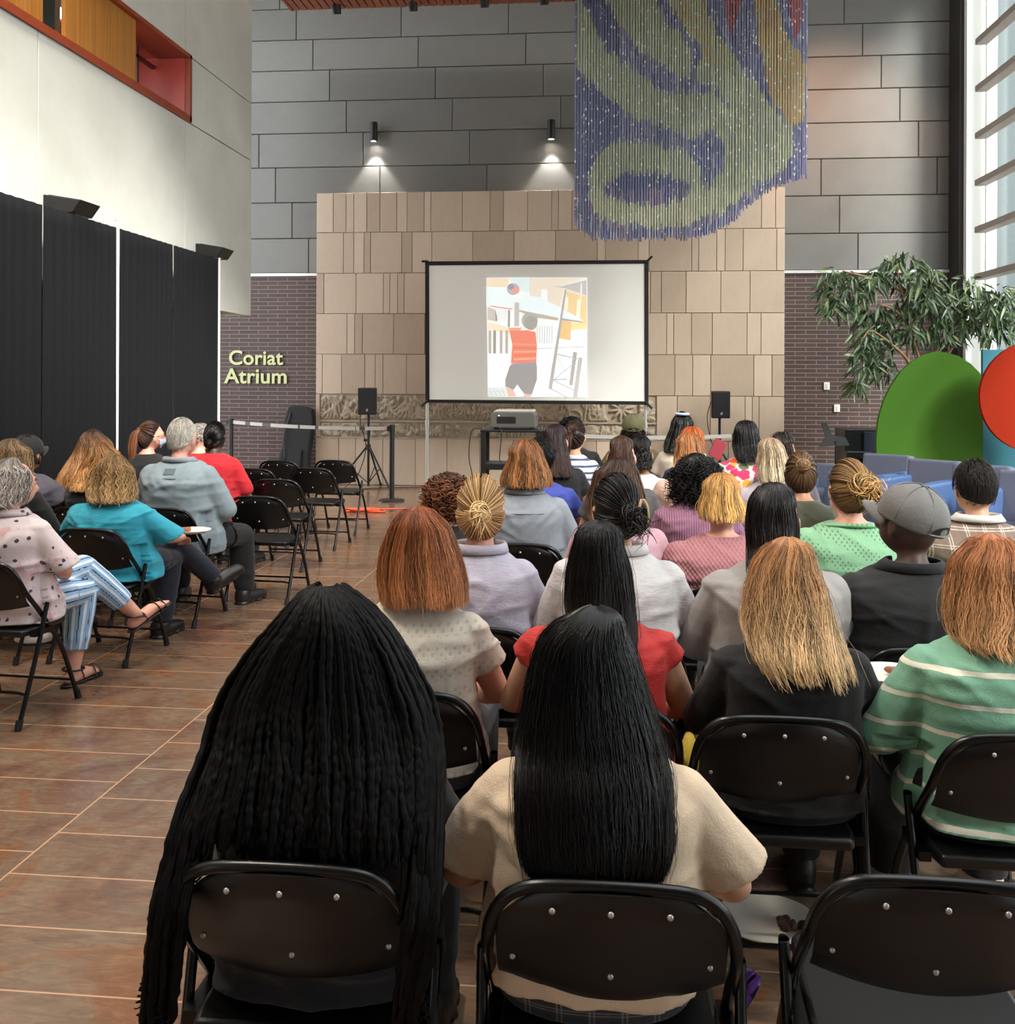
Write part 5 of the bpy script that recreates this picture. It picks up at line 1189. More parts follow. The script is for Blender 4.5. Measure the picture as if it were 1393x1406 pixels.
# ------------------------------------------------------------------ cloth and skin
def cloth(name, c, kind='plain', c2='FFFFFF', c3='000000', rough=.85, s=1.0):
    key = 'cloth_' + name
    if key in MATS: return MATS[key]
    m = bpy.data.materials.new(key); t = NT(m); co = t.coord(); a, b, d = lin(c), lin(c2), lin(c3)
    sp = t.add('ShaderNodeSeparateXYZ'); t.ln(co, sp.inputs[0]); X, Y, Z = sp.outputs
    t.b.inputs['Roughness'].default_value = rough; t.b.inputs['Sheen Weight'].default_value = .1
    def band(v, per, width, off=0.0): return t.math('LESS_THAN', t.math('FRACT', t.math('ADD', t.math('DIVIDE', v, per), off)), width)
    wr = t.noise(co, 9 * s, 5, .6); fine = t.noise(co, 260, 2)
    base = t.mix(t.math('MULTIPLY', fine, .35), a, tuple(x * .72 for x in a[:3]) + (1,))
    h = t.math('ADD', wr, t.math('MULTIPLY', fine, .12))
    if kind == 'stripeZ': base = t.mix(band(t.math('ADD', Z, t.math('MULTIPLY', wr, .012)), .085 * s, .15), base, b)
    elif kind == 'stripeSide': # many thin lines
        base = t.mix(band(t.math('ADD', Z, t.math('MULTIPLY', wr, .02)), .05 * s, .32), base, b); base = t.mix(band(Z, .05 * s, .10, .5), base, d)
    elif kind == 'leg': # lengthwise stripes on trousers
        at = t.add('ShaderNodeAttribute', attribute_name='strand'); s2 = t.add('ShaderNodeSeparateColor'); t.ln(at.outputs['Color'], s2.inputs[0]); base = t.mix(t.math('LESS_THAN', s2.outputs[0], .2), base, b); base = t.mix(t.math('GREATER_THAN', s2.outputs[0], .93), base, d)
    elif kind == 'plaid':
        for v, per, w, o, col in ((X, .075, .05, 0, b), (X, .075, .05, .14, b), (Z, .075, .05, 0, b), (Z, .075, .05, .14, b), (X, .075, .3, .5, d), (Z, .075, .3, .5, d)):
            base = t.mix(t.math('MULTIPLY', band(v, per * s, w, o), .75 if col is b else .25), base, col)
    elif kind in ('floral', 'bigfloral'):
        vo = t.add('ShaderNodeTexVoronoi', Scale=(26 if kind == 'floral' else 15) / s); t.ln(co, vo.inputs['Vector'])
        sc = t.add('ShaderNodeSeparateColor'); t.ln(vo.outputs['Color'], sc.inputs[0])
        n2 = t.noise(co, 45, 3, .6); dist = t.math('ADD', vo.outputs['Distance'], t.math('MULTIPLY', t.math('SUBTRACT', n2, .5), .55))
        if kind == 'floral':
            pat = t.noise(co, 9, 2); base = t.mix(t.math('MULTIPLY', t.math('GREATER_THAN', pat, .60), .55), base, b)
            base = t.mix(t.math('MULTIPLY', t.math('LESS_THAN', dist, .24), t.math('GREATER_THAN', sc.outputs[0], .45)), base, d)
        else:
            fl = t.ramp(sc.outputs[1], [(0, lin('E0502A')), (.3, lin('E0502A')), (.31, lin('D8A03A')), (.55, lin('D8A03A')), (.56, lin('C83060')), (.8, lin('C83060')), (.81, lin('5A6A4A'))])
            fl.node.color_ramp.interpolation = 'CONSTANT'; base = t.mix(t.math('MULTIPLY', t.math('LESS_THAN', dist, .60), t.math('GREATER_THAN', sc.outputs[0], .12)), base, fl)
    elif kind in ('rib', 'knit', 'eyelet', 'crochet', 'denim', 'gauze', 'lace'):
        if kind == 'rib': w = t.math('SINE', t.math('MULTIPLY', X, 520 / s)); h = t.math('ADD', t.math('MULTIPLY', w, .3), wr)
        if kind == 'knit': w = t.math('MULTIPLY', t.math('SINE', t.math('MULTIPLY', X, 330 / s)), t.math('SINE', t.math('MULTIPLY', Z, 260 / s))); h = t.math('ADD', t.math('MULTIPLY', w, .35), wr); base = t.mix(t.math('MULTIPLY', t.math('GREATER_THAN', w, .2), .3), base, tuple(x * .6 for x in a[:3]) + (1,))
        if kind in ('eyelet', 'crochet', 'lace'):
            k = {'eyelet': 260, 'crochet': 300, 'lace': 240}[kind] / s
            w = t.math('MULTIPLY', t.math('SINE', t.math('MULTIPLY', X, k)), t.math('SINE', t.math('MULTIPLY', Z, k * .8)))
            zone = band(t.math('ADD', Z, t.math('MULTIPLY', X, .55 if kind == 'crochet' else 0)), .10 if kind == 'crochet' else .06, .55)
            hole = t.math('MULTIPLY', t.math('GREATER_THAN', w, .45), zone if kind != 'lace' else 1.0)
            base = t.mix(t.math('MULTIPLY', hole, .75 if kind == 'crochet' else .35), base, d); h = t.math('SUBTRACT', wr, t.math('MULTIPLY', hole, .5))
        if kind == 'denim': n3 = t.noise(co, 6, 6, .7); base = t.mix(t.math('MULTIPLY', n3, .9), a, b); w2 = t.noise(co, 400, 2); base = t.mix(t.math('MULTIPLY', w2, .4), base, d)
        if kind == 'gauze': n3 = t.noise(t.coord('Object', (1, 1, 3)), 40, 4, .7); h = t.math('ADD', wr, t.math('MULTIPLY', n3, .6))
    t.base(base); t.bump(h, .35, .02)
    MATS[key] = m; return m
def skin(n, c):
    ks = mat('skin_' + n, c, .5, var=.08, vscale=12); MATS['skin_' + n].node_tree.nodes['Principled BSDF'].inputs['Subsurface Weight'].default_value = .06
    MATS['skin_' + n].node_tree.nodes['Principled BSDF'].inputs['Subsurface Radius'].default_value = (.01, .004, .002)
    dk = n in ('deep', 'brown')
    return [ks, mat('eye_white', 'E8E4DE', .2), mat('eye_dark', '2A1C14', .1), mat('lips_' + n, '9A5A50' if not dk else '5A3430', .4), mat('brow_' + n, '4A3626' if not dk else '1A1210', .7)]
SK = dict(fair='D9A78E', pink='D49A84', light='C9987C', tan='B07A5A', brown='7A4F38', deep='4A3026')
count = [0]
def person(px, py, D, label, short_, skin_='light', face=0, top=None, bottom=('black', '0D0D0F'), pose='lap', shoe=('dark', '1E1B1A', 'shoe'), hair=None, w=1.0, yaw=0, pitch=0, tilt=0, lean=0.0, vol=.02, seat=True, leg='long', hk=1.0, extra=None, group=None, cdx=0.0, cdy=0.0):
    vox = .0088 if D < 4 else (.0105 if D < 7 else .0125)
    f = Fig(px, py, D, face, w, yaw, pitch, tilt, lean, vol, hk); f.clear = .02 + (top[3] if top else 0) * .8
    r = thing('person', label, 'person', f.org, f.rz, group); f.root = r
    V, Q, mi = get_body(pose, vox); link('body', np_mesh('body', f.deform(V), Q, skin(skin_, SK[skin_]), None, mi), r)
    if top:
        name, m_, sleeve, loose, hem = top[:5]; high = top[5] if len(top) > 5 else 0
        V, Q = get_top(pose, sleeve, loose, hem, vox * .95, high); link(name, np_mesh(name, f.deform(V), Q, m_), r)
    bm__ = bottom if not isinstance(bottom, tuple) else cloth('bottom_' + bottom[0], bottom[1])
    V, Q, A_ = get_bottom(pose, leg, 0.0, vox); link('trousers' if leg != 'knee' else 'shorts', np_mesh('trousers', f.deform(V), Q, bm__, A_), r)
    for n in 'LR':
        V, Q = get_shoe(pose, n, shoe[2], vox); link('sandal' if shoe[2] == 'sandal' else 'shoe', np_mesh('shoe', f.deform(V), Q, mat('shoe_' + shoe[0], shoe[1], .45)), r)
    if hair:
        hm, fn = hair; h = fn(f); h.build(f, hm, r)
    if extra: extra(f, r)
    if seat:
        off = -.07; chair(f.org[0] - (off + cdy) * math.sin(f.rz) + cdx * math.cos(f.rz), f.org[1] + (off + cdy) * math.cos(f.rz) + cdx * math.sin(f.rz), f.rz, 'black folding chair under the ' + short_)
    return f
def fl(prof, **k): return lambda f: fall(f, prof, **k)[0]
def collar(m, z=1.03, name='collar', h=.035, rx=.082, ry=.068, open_=.6):
    def fn(f, r):
        a = np.linspace(-PI / 2 - PI + open_, PI / 2 - open_ , 28) ; P = []
        for q in np.linspace(0, 1, 6):
            up = math.sin(q * PI * .9) * h; out = q * .022
            P.append(np.stack([(rx + out) * np.cos(a), -.075 + (ry + out) * np.sin(a), np.full(28, z + up - .018 * q)], -1))
        b = np.array(P); i = np.arange(6 * 28).reshape(6, 28); Q = np.stack([i[:-1, :-1], i[:-1, 1:], i[1:, 1:], i[1:, :-1]], -1).reshape(-1, 4)
        o = link(name, np_mesh(name, f.deform(b.reshape(-1, 3)), Q, m), r); s = o.modifiers.new('s', 'SOLIDIFY'); s.thickness = .004
    return fn
def seam(f, r, pts, rad, m, name='seam'):
    mb = MB().tube(spline(pts, 8), rad, 6); V = f.deform(np.array(mb.v)); mb.v = [tuple(v) for v in V]; mb.build(name, m, r, smooth=True)
def backpt(x, z, d=.0): # a point just outside the back of the clothed torso
    T = np.array(TORSO); ry = np.interp(z, T[:, 0], T[:, 4]); rx = np.interp(z, T[:, 0], T[:, 3]); cy = np.interp(z, T[:, 0], T[:, 2])
    return (x, cy - (ry + .016 + d) * math.sqrt(max(.05, 1 - (x / (rx + .016)) ** 2)) ** .9, z)
def clip(pos, m, name='hair_clip', rot=0.0, L=.05, w=.018):
    def fn(f, r):
        mb = MB(); c = Vector(pos)
        for s in (-1, 1):
            mb.tube(spline([(c.x - s * .004, c.y, c.z + L), (c.x - s * w * .8, c.y - .012, c.z + L * .5), (c.x - s * w, c.y - .012, c.z - L * .4), (c.x - s * w * .4, c.y, c.z - L)], 5), .006, 6, flat=.6)
            for q in range(4): z = c.z + L * (.4 - .3 * q); mb.tube([(c.x - s * w * .9, c.y - .012, z), (c.x - s * w * .1, c.y + .012, z - .004)], .0035, 5)
        V = f.deform(np.array(mb.v)); mb.v = [tuple(v) for v in V]; mb.build(name, m, r, smooth=True)
    return fn
def cap(m, brim=True, strap=True, back=14, drop=-.012):
    def fn(f, r):
        cr = np.array(Matrix.Rotation(math.radians(back), 3, 'X')); cc_ = np.array([0, -.035, 1.185]); tf_ = lambda V: f.deform(cc_ + [0, 0, drop] + (np.array(V, float) - cc_) @ cr.T)
        u, v = np.meshgrid(np.linspace(0, 2 * PI, 49), np.linspace(0.01, 1, 18), indexing='ij'); fl_ = 1 - 1.02 * v
        d = np.stack([np.sin(u) * np.sqrt(1 - np.clip(fl_, -.02, 1) ** 2), np.cos(u) * np.sqrt(1 - np.clip(fl_, -.02, 1) ** 2), fl_], -1)
        ex = .016 + .008 * np.sin(PI * v); P = np.array([0, -.035, 1.185]) + d * (np.array([RX, RY, .108])[None, None] + ex[..., None]); P += (d * (.0018 * np.cos(6 * u))[..., None])
        o = Hair(); o.grid(P, .5); V = tf_(np.vstack(o.V)); q = link('cap', np_mesh('cap', V, np.vstack(o.Q), m), r); s = q.modifiers.new('s', 'SOLIDIFY'); s.thickness = .003
        mb = MB(); nB = 20
        if brim:
            rows = []
            for w_ in (0, .35, .7, 1.0):
                rows.append([(math.sin(a) * (.088 + .004 * w_), -.035 + math.cos(a) * (.112 + .075 * w_ * max(0, math.cos(a * 1.15))), 1.19 - .016 * w_ - .03 * (math.sin(a) ** 2) * w_) for a in np.linspace(-1.25, 1.25, nB)])
            V = [p for row in rows for p in row]; F = [(k * nB + i, k * nB + i + 1, (k + 1) * nB + i + 1, (k + 1) * nB + i) for k in range(3) for i in range(nB - 1)]
            mb.add(V, F); V = tf_(mb.v); mb.v = [tuple(p) for p in V]; q = mb.build('brim', m, r, smooth=True); s = q.modifiers.new('s', 'SOLIDIFY'); s.thickness = .004
        b = MB().ell((0, -.035, 1.185 + .126), (.008, .008, .005), 10, 6)
        for k in range(3):
            a0 = k * PI / 3 + .52; b.tube([(math.sin(a0) * math.sin(t_) * (RX + .0245), -.035 + math.cos(a0) * math.sin(t_) * (RY + .0245), 1.185 + math.cos(t_) * .1295) for t_ in np.linspace(-1.5, 1.5, 24)], .0016, 5)
        V = tf_(b.v); b.v = [tuple(p) for p in V]; b.build('seam', m, r, smooth=True)
        if strap:
            hx = lambda a, z, e=0: (math.sin(a) * (RX + .0195 + e), -.035 - math.cos(a) * (RY + .0195 + e), z)
            A_ = np.linspace(-.5, .5, 13); b = MB(); V = [hx(a, 1.187, .002) for a in A_] + [hx(a, 1.190 + .034 * math.sqrt(max(0, 1 - (a / .5) ** 2)), .0035) for a in A_]
            b.add(V, [(i, i + 1, 14 + i, 13 + i) for i in range(12)]); V = tf_(b.v); b.v = [tuple(p) for p in V]; b.build('opening', mat('cap_opening', '1a1614', .9), r)
            b = MB().tube([hx(a, 1.192, .004) for a in np.linspace(-.55, .55, 14)], .0075, 6, flat=.3)
            V = tf_(b.v); b.v = [tuple(p) for p in V]; b.build('strap', m, r, smooth=True)
    return fn
def chainx(*fs): return lambda f, r: [q(f, r) for q in fs]
def capblob(prof=None): pass
H = hair_mat
blk_h, dk_h = H('060505', '080706', .30, .6), H('140D0B', '22150F', .33, .8)

# ------------------------------------------------------------------ front row (nearest the camera)
def locs(f):
    prof = [(840, 397, 503), (880, 360, 536), (930, 326, 562), (980, 296, 580), (1040, 278, 597), (1110, 264, 607), (1190, 255, 612), (1290, 246, 592), (1395, 236, 575)]
    Z, C, W, YB, YS = envelope(f, prof, .03); Mn = len(Z); h = Hair()
    ztip = f.zloc(.757); tc = float(np.interp(-ztip, -Z, np.linspace(0, 1, Mn)))
    n = 150; m = 70
    th_ = np.concatenate([np.linspace(-2.0, 2.0, n), RNG.uniform(-1.9, 1.9, 60)])[:, None]; n = len(th_)
    L = np.where(th_ < -1.15, RNG.uniform(.86, 1.0, (n, 1)), np.where(th_ > 1.1, RNG.uniform(.78, .95, (n, 1)), tc * RNG.uniform(.90, 1.0, (n, 1))))
    L[150:] *= RNG.uniform(.6, 1.0, (60, 1))
    def pos(theta, t, q):
        i = np.clip(t * (Mn - 1), 0, Mn - 1); g = lambda a: np.interp(i, np.arange(Mn), a)
        c, w, yb, ys, z = g(C), g(W), g(YB), g(YS), g(Z); ct, st = np.cos(theta), np.sin(theta)
        ys = ys - .09 * sstep(-z, -.95, -.72)
        y = ys + np.where(ct > 0, (yb - ys) * np.abs(ct) ** .8, -ct * .06); x = c + w * np.sign(st) * np.abs(st) ** .85
        return np.stack([c + (x - c) * q, ys + (y - ys) * q, z], -1)
    t = .02 + np.linspace(.0, 1, m)[None] * (L - .02); q = RNG.uniform(.93, 1.03, (n, 1)); q[150:] = RNG.uniform(.80, .95, (60, 1))
    wob = np.cumsum(RNG.normal(0, .006, (n, m)), 1); wob -= wob[:, :1]; wob *= sstep(t, .05, .4)
    P = pos(th_ + wob * .8, t, q + wob * .35); P += np.cumsum(RNG.normal(0, .0006, P.shape), 1)
    knob = 1 + .13 * np.sin(np.linspace(0, 1, m)[None] * RNG.uniform(110, 170, (n, 1)) + RNG.uniform(0, 6, (n, 1))) + RNG.normal(0, .05, (n, m))
    R = RNG.uniform(.0062, .0088, (n, 1)) * knob * np.clip(.75 + t * .8, .75, 1.05) * np.where(np.linspace(0, 1, m) > .93, .7, 1)[None]
    R[:, -1] *= .3
    nref = np.stack([np.sin(th_[:, 0]), -np.cos(th_[:, 0]), np.full(n, .2)], -1)
    h.strands(P, R, nref, 7, flat=1.0)
    ts = np.linspace(-1.95, 1.95, 50)[:, None]; h.grid(pos(ts, np.linspace(0, tc * .93, 40)[None] * np.ones_like(ts), .86), .2)
    # frayed curled ends and one stray loc
    for sgn, k in ((-1, 22), (1, 9)):
        for _ in range(k):
            a = P[RNG.choice(np.where((th_[:, 0] * sgn > 1.3))[0]), -3]; s = np.linspace(0, 1, 26)
            e = a + np.stack([.006 * np.sin(s * 26 + _) + sgn * .012 * s, .006 * np.cos(s * 26 + _), -.10 * s * RNG.uniform(.5, 1.3)], -1); h.strands(e[None], np.full((1, 26), .0028) * np.linspace(1, .5, 26), np.array([[0, -1., .1]]), 5)
    return h
navy = cloth('navy_knit', '101117', 'plain')
person(450, 800, 2.06, 'person with very long black locs and a black top, front left of the near row', 'woman with long locs', 'deep', 0, ('top', navy, 'long', .018, .46), ('charcoal', '0B0B0E'), 'lap', w=1.12, vol=.03, hair=(H('040303', '060505', .55, .7), locs), hk=1.04)
tee = cloth('cream_tee', 'DCC3A6', 'plain', rough=.9)
person(818, 828, 2.0, 'person with long straight black hair and a cream T-shirt in the near row', 'woman in the cream T-shirt', 'light', 0, ('tshirt', tee, 'half', .028, .515), cloth('grey_check', '34353A', 'plaid', '8A8A8A', '17171A', s=.8), 'sides', w=1.04, vol=.02, cdx=.03,
       hair=(H('050404', '0F0A09', .27, .75), fl([(870, 747, 857), (900, 731, 873), (960, 718, 890), (1020, 708, 908), (1080, 704, 922), (1140, 712, 920), (1190, 726, 906)], n=6500, r=.00085, frizz=.0016, ragged=.10, m=34, sides=3, tipfn=lambda t: 1 - .07 * np.abs(t / 2) ** 2 + .0 * t)))
# second row
knit = cloth('eyelet_knit', 'D6CCBC', 'eyelet', c3='8E8474', rough=.9)
person(574, 693, 3.04, 'person with straight auburn hair and a cream eyelet knit top in the second row', 'woman in the cream eyelet knit', 'pink', 0, ('top', knit, 'short', .014, .50), ('greyslack', '3a3836'), w=1.04,
       hair=(H('8A4A2A', 'B5764A', .33, 1.0), fl([(722, 533, 612), (760, 518, 627), (800, 513, 637), (834, 522, 640)], n=4200, r=.0010, sides=3, ragged=.12, tipfn=lambda t: 1 - .10 * (t > -.3) * np.clip(.5 - np.abs(t), 0, 1))))
reds = cloth('red_blouse', 'C4231C', 'gauze', rough=.7)
person(822, 712, 2.93, 'person in a red ruched sleeveless top with long dark hair in the second row', 'woman in the red top', 'light', 0, ('blouse', reds, 'cap', .012, .50), ('black', '0D0D0F'), w=1.08,
       hair=(H('0D0908', '1C120F', .3, .8), fl([(745, 790, 853), (785, 777, 866), (830, 774, 871), (880, 782, 874), (930, 800, 870)], n=3600, r=.0010, sides=3)))
bl = H('8A5A34', 'D2AA74', .34, 1.0)
person(1082, 735, 2.84, 'person with long wavy blonde hair and a black top in the second row', 'woman with long blonde hair', 'pink', 0, ('top', cloth('black_knit', '08080A'), 'long', .014, .48), ('black', '0D0D0F'), w=1.02, cdx=-.06,
       hair=(H('A87244', 'E2C294', .34, 1.0), fl([(770, 1040, 1120), (810, 1029, 1136), (860, 1024, 1150), (905, 1036, 1166), (950, 1062, 1174)], n=4200, r=.0011, sides=3, wave=.016, wf=1.6, ragged=.26, tipfn=lambda t: .97 - .10 * np.abs(np.sin(4.3 * t + .6)) - .05 * np.abs(np.sin(11 * t)))))
mint = cloth('mint_stripe', '7DB094', 'stripeZ', 'E4DFCC', s=.95)
sneak = ('pinkish', 'CBB5A8', 'shoe')
def b4(f, r):
    pass
person(1362, 730, 2.72, 'person with strawberry blonde hair and a mint sweater with cream stripes at the right edge', 'woman in the striped mint sweater', 'fair', 0, ('sweater', mint, 'long', .018, .47), ('black', '0A0A0B'), 'sides', sneak, w=1.16, yaw=10,
       hair=(H('A8653C', 'CFA070', .35, 1.0), fl([(768, 1320, 1408), (810, 1311, 1416), (850, 1309, 1420), (880, 1318, 1420), (908, 1342, 1425)], n=3600, r=.0011, sides=3, wave=.008, wf=2.2, ragged=.26, tipfn=lambda t: .98 - .08 * np.abs(np.sin(5.3 * t + .9)))))
# third row
def hb(tie, rad, n=420, loose=0.0, bumpy=.004, up=.0, nb=46, ex=.010, low=-.62):
    def fn(f):
        h, c, ax = pulled(tie, n, ex=ex, bumpy=bumpy, low=low); bun(h, c + np.array([0, 0, up]), ax, rad, nb, loose=loose); return h
    return fn
lav = cloth('lavender_shirt', 'B9B4C4', 'gauze', rough=.9)
person(661, 652, 3.75, 'person with a blonde bun in a pale lavender shirt, behind the auburn hair', 'woman in the lavender shirt', 'pink', 0, ('shirt', lav, 'long', .022, .46), ('black', '0D0D0F'), w=1.0, pitch=-6, vol=.015,
       hair=(H('A07444', 'E4C490', .34, .75), hb((.1, -.98, .10), .038, 620, .25, .010)), extra=collar(lav))
whs = cloth('white_shirt', 'CFCBCB', 'gauze', rough=.9)
def claw(up=.0, tie=(0, -.9, .35), rad=.05, loose=1.0, n=420): return hb(tie, rad, n, loose, .007, up, 60)
person(848, 648, 3.66, 'person in a white collared shirt with dark hair in a claw clip', 'woman in the white collared shirt', 'light', 0, ('shirt', whs, 'long', .022, .46), ('black', '0D0D0F'), w=1.1, yaw=14, lean=.1, vol=.02,
       hair=(H('0B0807', '190F0C', .32, .8), claw(.0, (.35, -.9, -.12), .046, .8, 520)), extra=chainx(collar(whs), clip((.062, -.16, 1.17), mat('horn_clip', 'A88A62', .3))))
person(1062, 660, 3.5, 'person with straight dark brown hair and a pale grey sweater', 'woman in the pale grey sweater', 'light', 0, ('sweater', cloth('grey_sweat', '9E9996', rough=.95), 'long', .024, .47), ('black', '0D0D0F'), w=1.14,
       hair=(H('10090A', '1E1210', .28, .7), fl([(690, 1031, 1092), (720, 1027, 1097), (755, 1031, 1096), (800, 1028, 1092), (850, 1034, 1088)], n=1300, r=.0018)))
greyc = cloth('grey_cap', '6E6C6A', rough=.7)
polo = cloth('black_polo', '0A0B0E')
person(1248, 664, 3.5, 'person in a grey baseball cap and black polo shirt, seen from behind', 'man in the grey cap', 'deep', 0, ('polo_shirt', polo, 'short', .03, .46), ('black', '0D0D0F'), 'sides', w=1.24, yaw=40, pitch=-6, tilt=4, vol=.012,
       hair=(blk_h, lambda f: short(260, .006, .0015, .002, 0, .0)), extra=chainx(cap(greyc), collar(polo, 1.028)), hk=1.06)
# fourth row
person(617, 640, 5.0, 'person with short curly brown hair and a black top', 'woman with short curly brown hair', 'fair', 0, ('top', cloth('black_top', '09090A'), 'short', .012, .5), w=1.08, vol=.035,
       hair=(H('341C12', '7A4A2E', .36, 1.0), lambda f: curly((0, -.045, 1.172), (.106, .114, .130), 620, .0032, .017, .06, -.8, tight=2.0)))
def denim_x(f, r):
    st = mat('denim_stitch', '5E6E78', .9)
    seam(f, r, [backpt(x, .925, .006) for x in np.linspace(-.15, .15, 9)], .0035, st)
    for s in (-1, 1): seam(f, r, [backpt(s * (.12 - .03 * q), .92 - .3 * q, .005) for q in np.linspace(0, 1, 7)], .003, st)
    collar(cloth('denim_pale', '82868E', 'denim', '9A9EA4', '626A76'), 1.03, h=.03)(f, r)
den = cloth('denim_pale', '82868E', 'denim', '9A9EA4', '626A76')
person(721, 602, 5.5, 'person with a copper brown bob and a pale denim jacket, below the projector', 'woman with the copper bob in denim', 'pink', 0, ('jacket', den, 'long', .026, .47), w=1.12, vol=.03,
       hair=(H('6E4020', '8E5E34', .36, 1.0), fl([(626, 700, 744), (645, 690, 753), (660, 685, 757), (670, 686, 757)], vol=.03, n=1000, r=.0026, wave=.003, wf=5, th=(-105, 105))), extra=denim_x)
pinkt = cloth('pink_top', 'C49AA4', rough=.9)
person(850, 627, 4.5, 'person in a pink top with parted brown hair, just beyond the dark claw clip', 'woman in the pink top', 'light', 0, ('top', pinkt, 'long', .014, .48), w=1.0,
       hair=(H('2E1D16', '6A4A34', .32, .9), fl([(648, 818, 876), (680, 808, 886), (710, 806, 890), (724, 812, 890)], n=900, r=.0022)))
rose = cloth('rose_knit', 'A86E72', 'knit', s=1.0)
person(990, 648, 4.42, 'person with a honey blonde bob and a rose knit sweater', 'woman in the rose knit sweater', 'pink', 0, ('sweater', rose, 'long', .018, .47), w=1.22,
       hair=(H('9A6A34', 'D4A868', .34, 1.0), fl([(676, 968, 1014), (695, 961, 1022), (708, 960, 1026), (716, 964, 1022)], n=1000, r=.0022, th=(-108, 108))))
croc = cloth('green_crochet', '7FAE88', 'crochet', c3='4A6A50', s=1.0)
def lany(f, r): seam(f, r, [(.098 * math.sin(a), -.078 - .085 * math.cos(a), 1.02 - .02 * abs(a) ** 2 * .3) for a in np.linspace(-1.6, 1.6, 14)], .006, mat('lanyard_green', '3F7A48', .6), 'lanyard')
person(1166, 627, 4.4, 'person in a green crochet sweater with highlighted hair in a claw clip', 'woman in the green crochet sweater', 'pink', -4, ('sweater', croc, 'long', .018, .47), w=1.26, yaw=16, vol=.025,
       hair=(H('5A4028', 'D0A468', .35, 1.0), claw(.0, (.25, -.93, .12), .058, .8, 520)), extra=chainx(clip((.045, -.185, 1.175), mat('dark_clip', '2a2420', .25), L=.055), lany))
plaid = cloth('plaid_jacket', '7E6A5C', 'plaid', 'C9BFB4', '5E4E44', s=1.0)
person(1338, 630, 4.6, 'person with short dark hair in a brown plaid blazer', 'man in the plaid blazer', 'light', 0, ('blazer', plaid, 'long', .026, .46), ('navy', '1b1d26'), w=1.28, yaw=8, vol=.022,
       hair=(H('15110F', '2A221E', .4, .9), lambda f: short(1800, .030, .0014, .006, .02, -.46)), extra=collar(cloth('white_collar', 'D8D5CF'), 1.04, h=.03))
person(1436, 652, 4.75, 'person in black cut off by the right edge of the photo', 'person in black at the right edge', 'tan', 0, ('top', cloth('black_top', '09090A'), 'long', .02, .47), w=1.25, hair=(blk_h, lambda f: short(500, .03, .0018)))
# fifth row
rib = cloth('mauve_rib', '8E6078', 'rib', s=1.0)
person(955, 611, 5.3, 'person with curly black hair and a mauve ribbed top', 'woman in the mauve ribbed top', 'tan', 0, ('top', rib, 'long', .01, .47), w=1.05, vol=.03,
       hair=(H('040303', '080606', .4, .7), lambda f: curly((0, -.06, 1.125), (.118, .125, .165), 800, .0026, .009, .07, -.95, .45)))
person(1163, 650, 5.3, 'person in a cream lace blouse half hidden by the green crochet sweater', 'woman in the lace blouse', 'fair', 0, ('blouse', cloth('lace', 'C9BBB0', 'lace', c3='8A7A74'), 'long', .02, .47), w=1.3, hair=(H('5A4430', '8A6A4A'), fl([(672, 1146, 1180), (690, 1144, 1182)], n=500, r=.0026)))
olive = cloth('olive_sweater', '474B39')
person(1098, 619, 5.6, 'person with a brown bun and an olive green sweater', 'woman in the olive sweater', 'tan', 0, ('sweater', olive, 'long', .018, .47), w=1.05, yaw=-10, vol=.014, hair=(H('3A281C', '8A6642', .35, 1.0), hb((.12, -.85, .42), .034, 420)))
person(741, 600, 6.25, 'person in a royal blue top with short black hair, behind the copper bob', 'person in royal blue', 'tan', 0, ('top', cloth('royal_blue', '34439A'), 'short', .02, .47), w=1.1, hair=(blk_h, lambda f: short(700, .04, .002, .008, .015, -.6)))
person(853, 597, 6.0, 'person with long straight brown hair and a charcoal grey T-shirt', 'woman in the charcoal tee', 'pink', 0, ('tshirt', cloth('charcoal_tee', '4E4A4A'), 'short', .016, .48), w=.98,
       hair=(H('3A2418', '4E3424', .3, .8), fl([(615, 838, 868), (640, 832, 872), (670, 832, 880), (700, 836, 884)], n=800, r=.0024)))
person(1057, 600, 6.2, 'person with long straight ash blonde hair and a pale mauve top', 'woman with long ash blonde hair', 'fair', 0, ('top', cloth('pale_mauve', 'A79AA4'), 'long', .016, .47), w=1.08,
       hair=(H('8A7258', 'C8B698', .34, 1.0), fl([(618, 1043, 1078), (640, 1041, 1083), (664, 1044, 1085)], n=800, r=.0026)))
person(945, 592, 6.5, 'person with copper ombre hair and a peach top, behind the black curls', 'woman in the peach top', 'fair', 0, ('top', cloth('peach', 'C9A896'), 'long', .016, .47), w=1.05,
       hair=(H('8A5028', 'B48456', .34, 1.0), fl([(610, 930, 964), (630, 926, 968), (660, 926, 970)], n=700, r=.0028)))
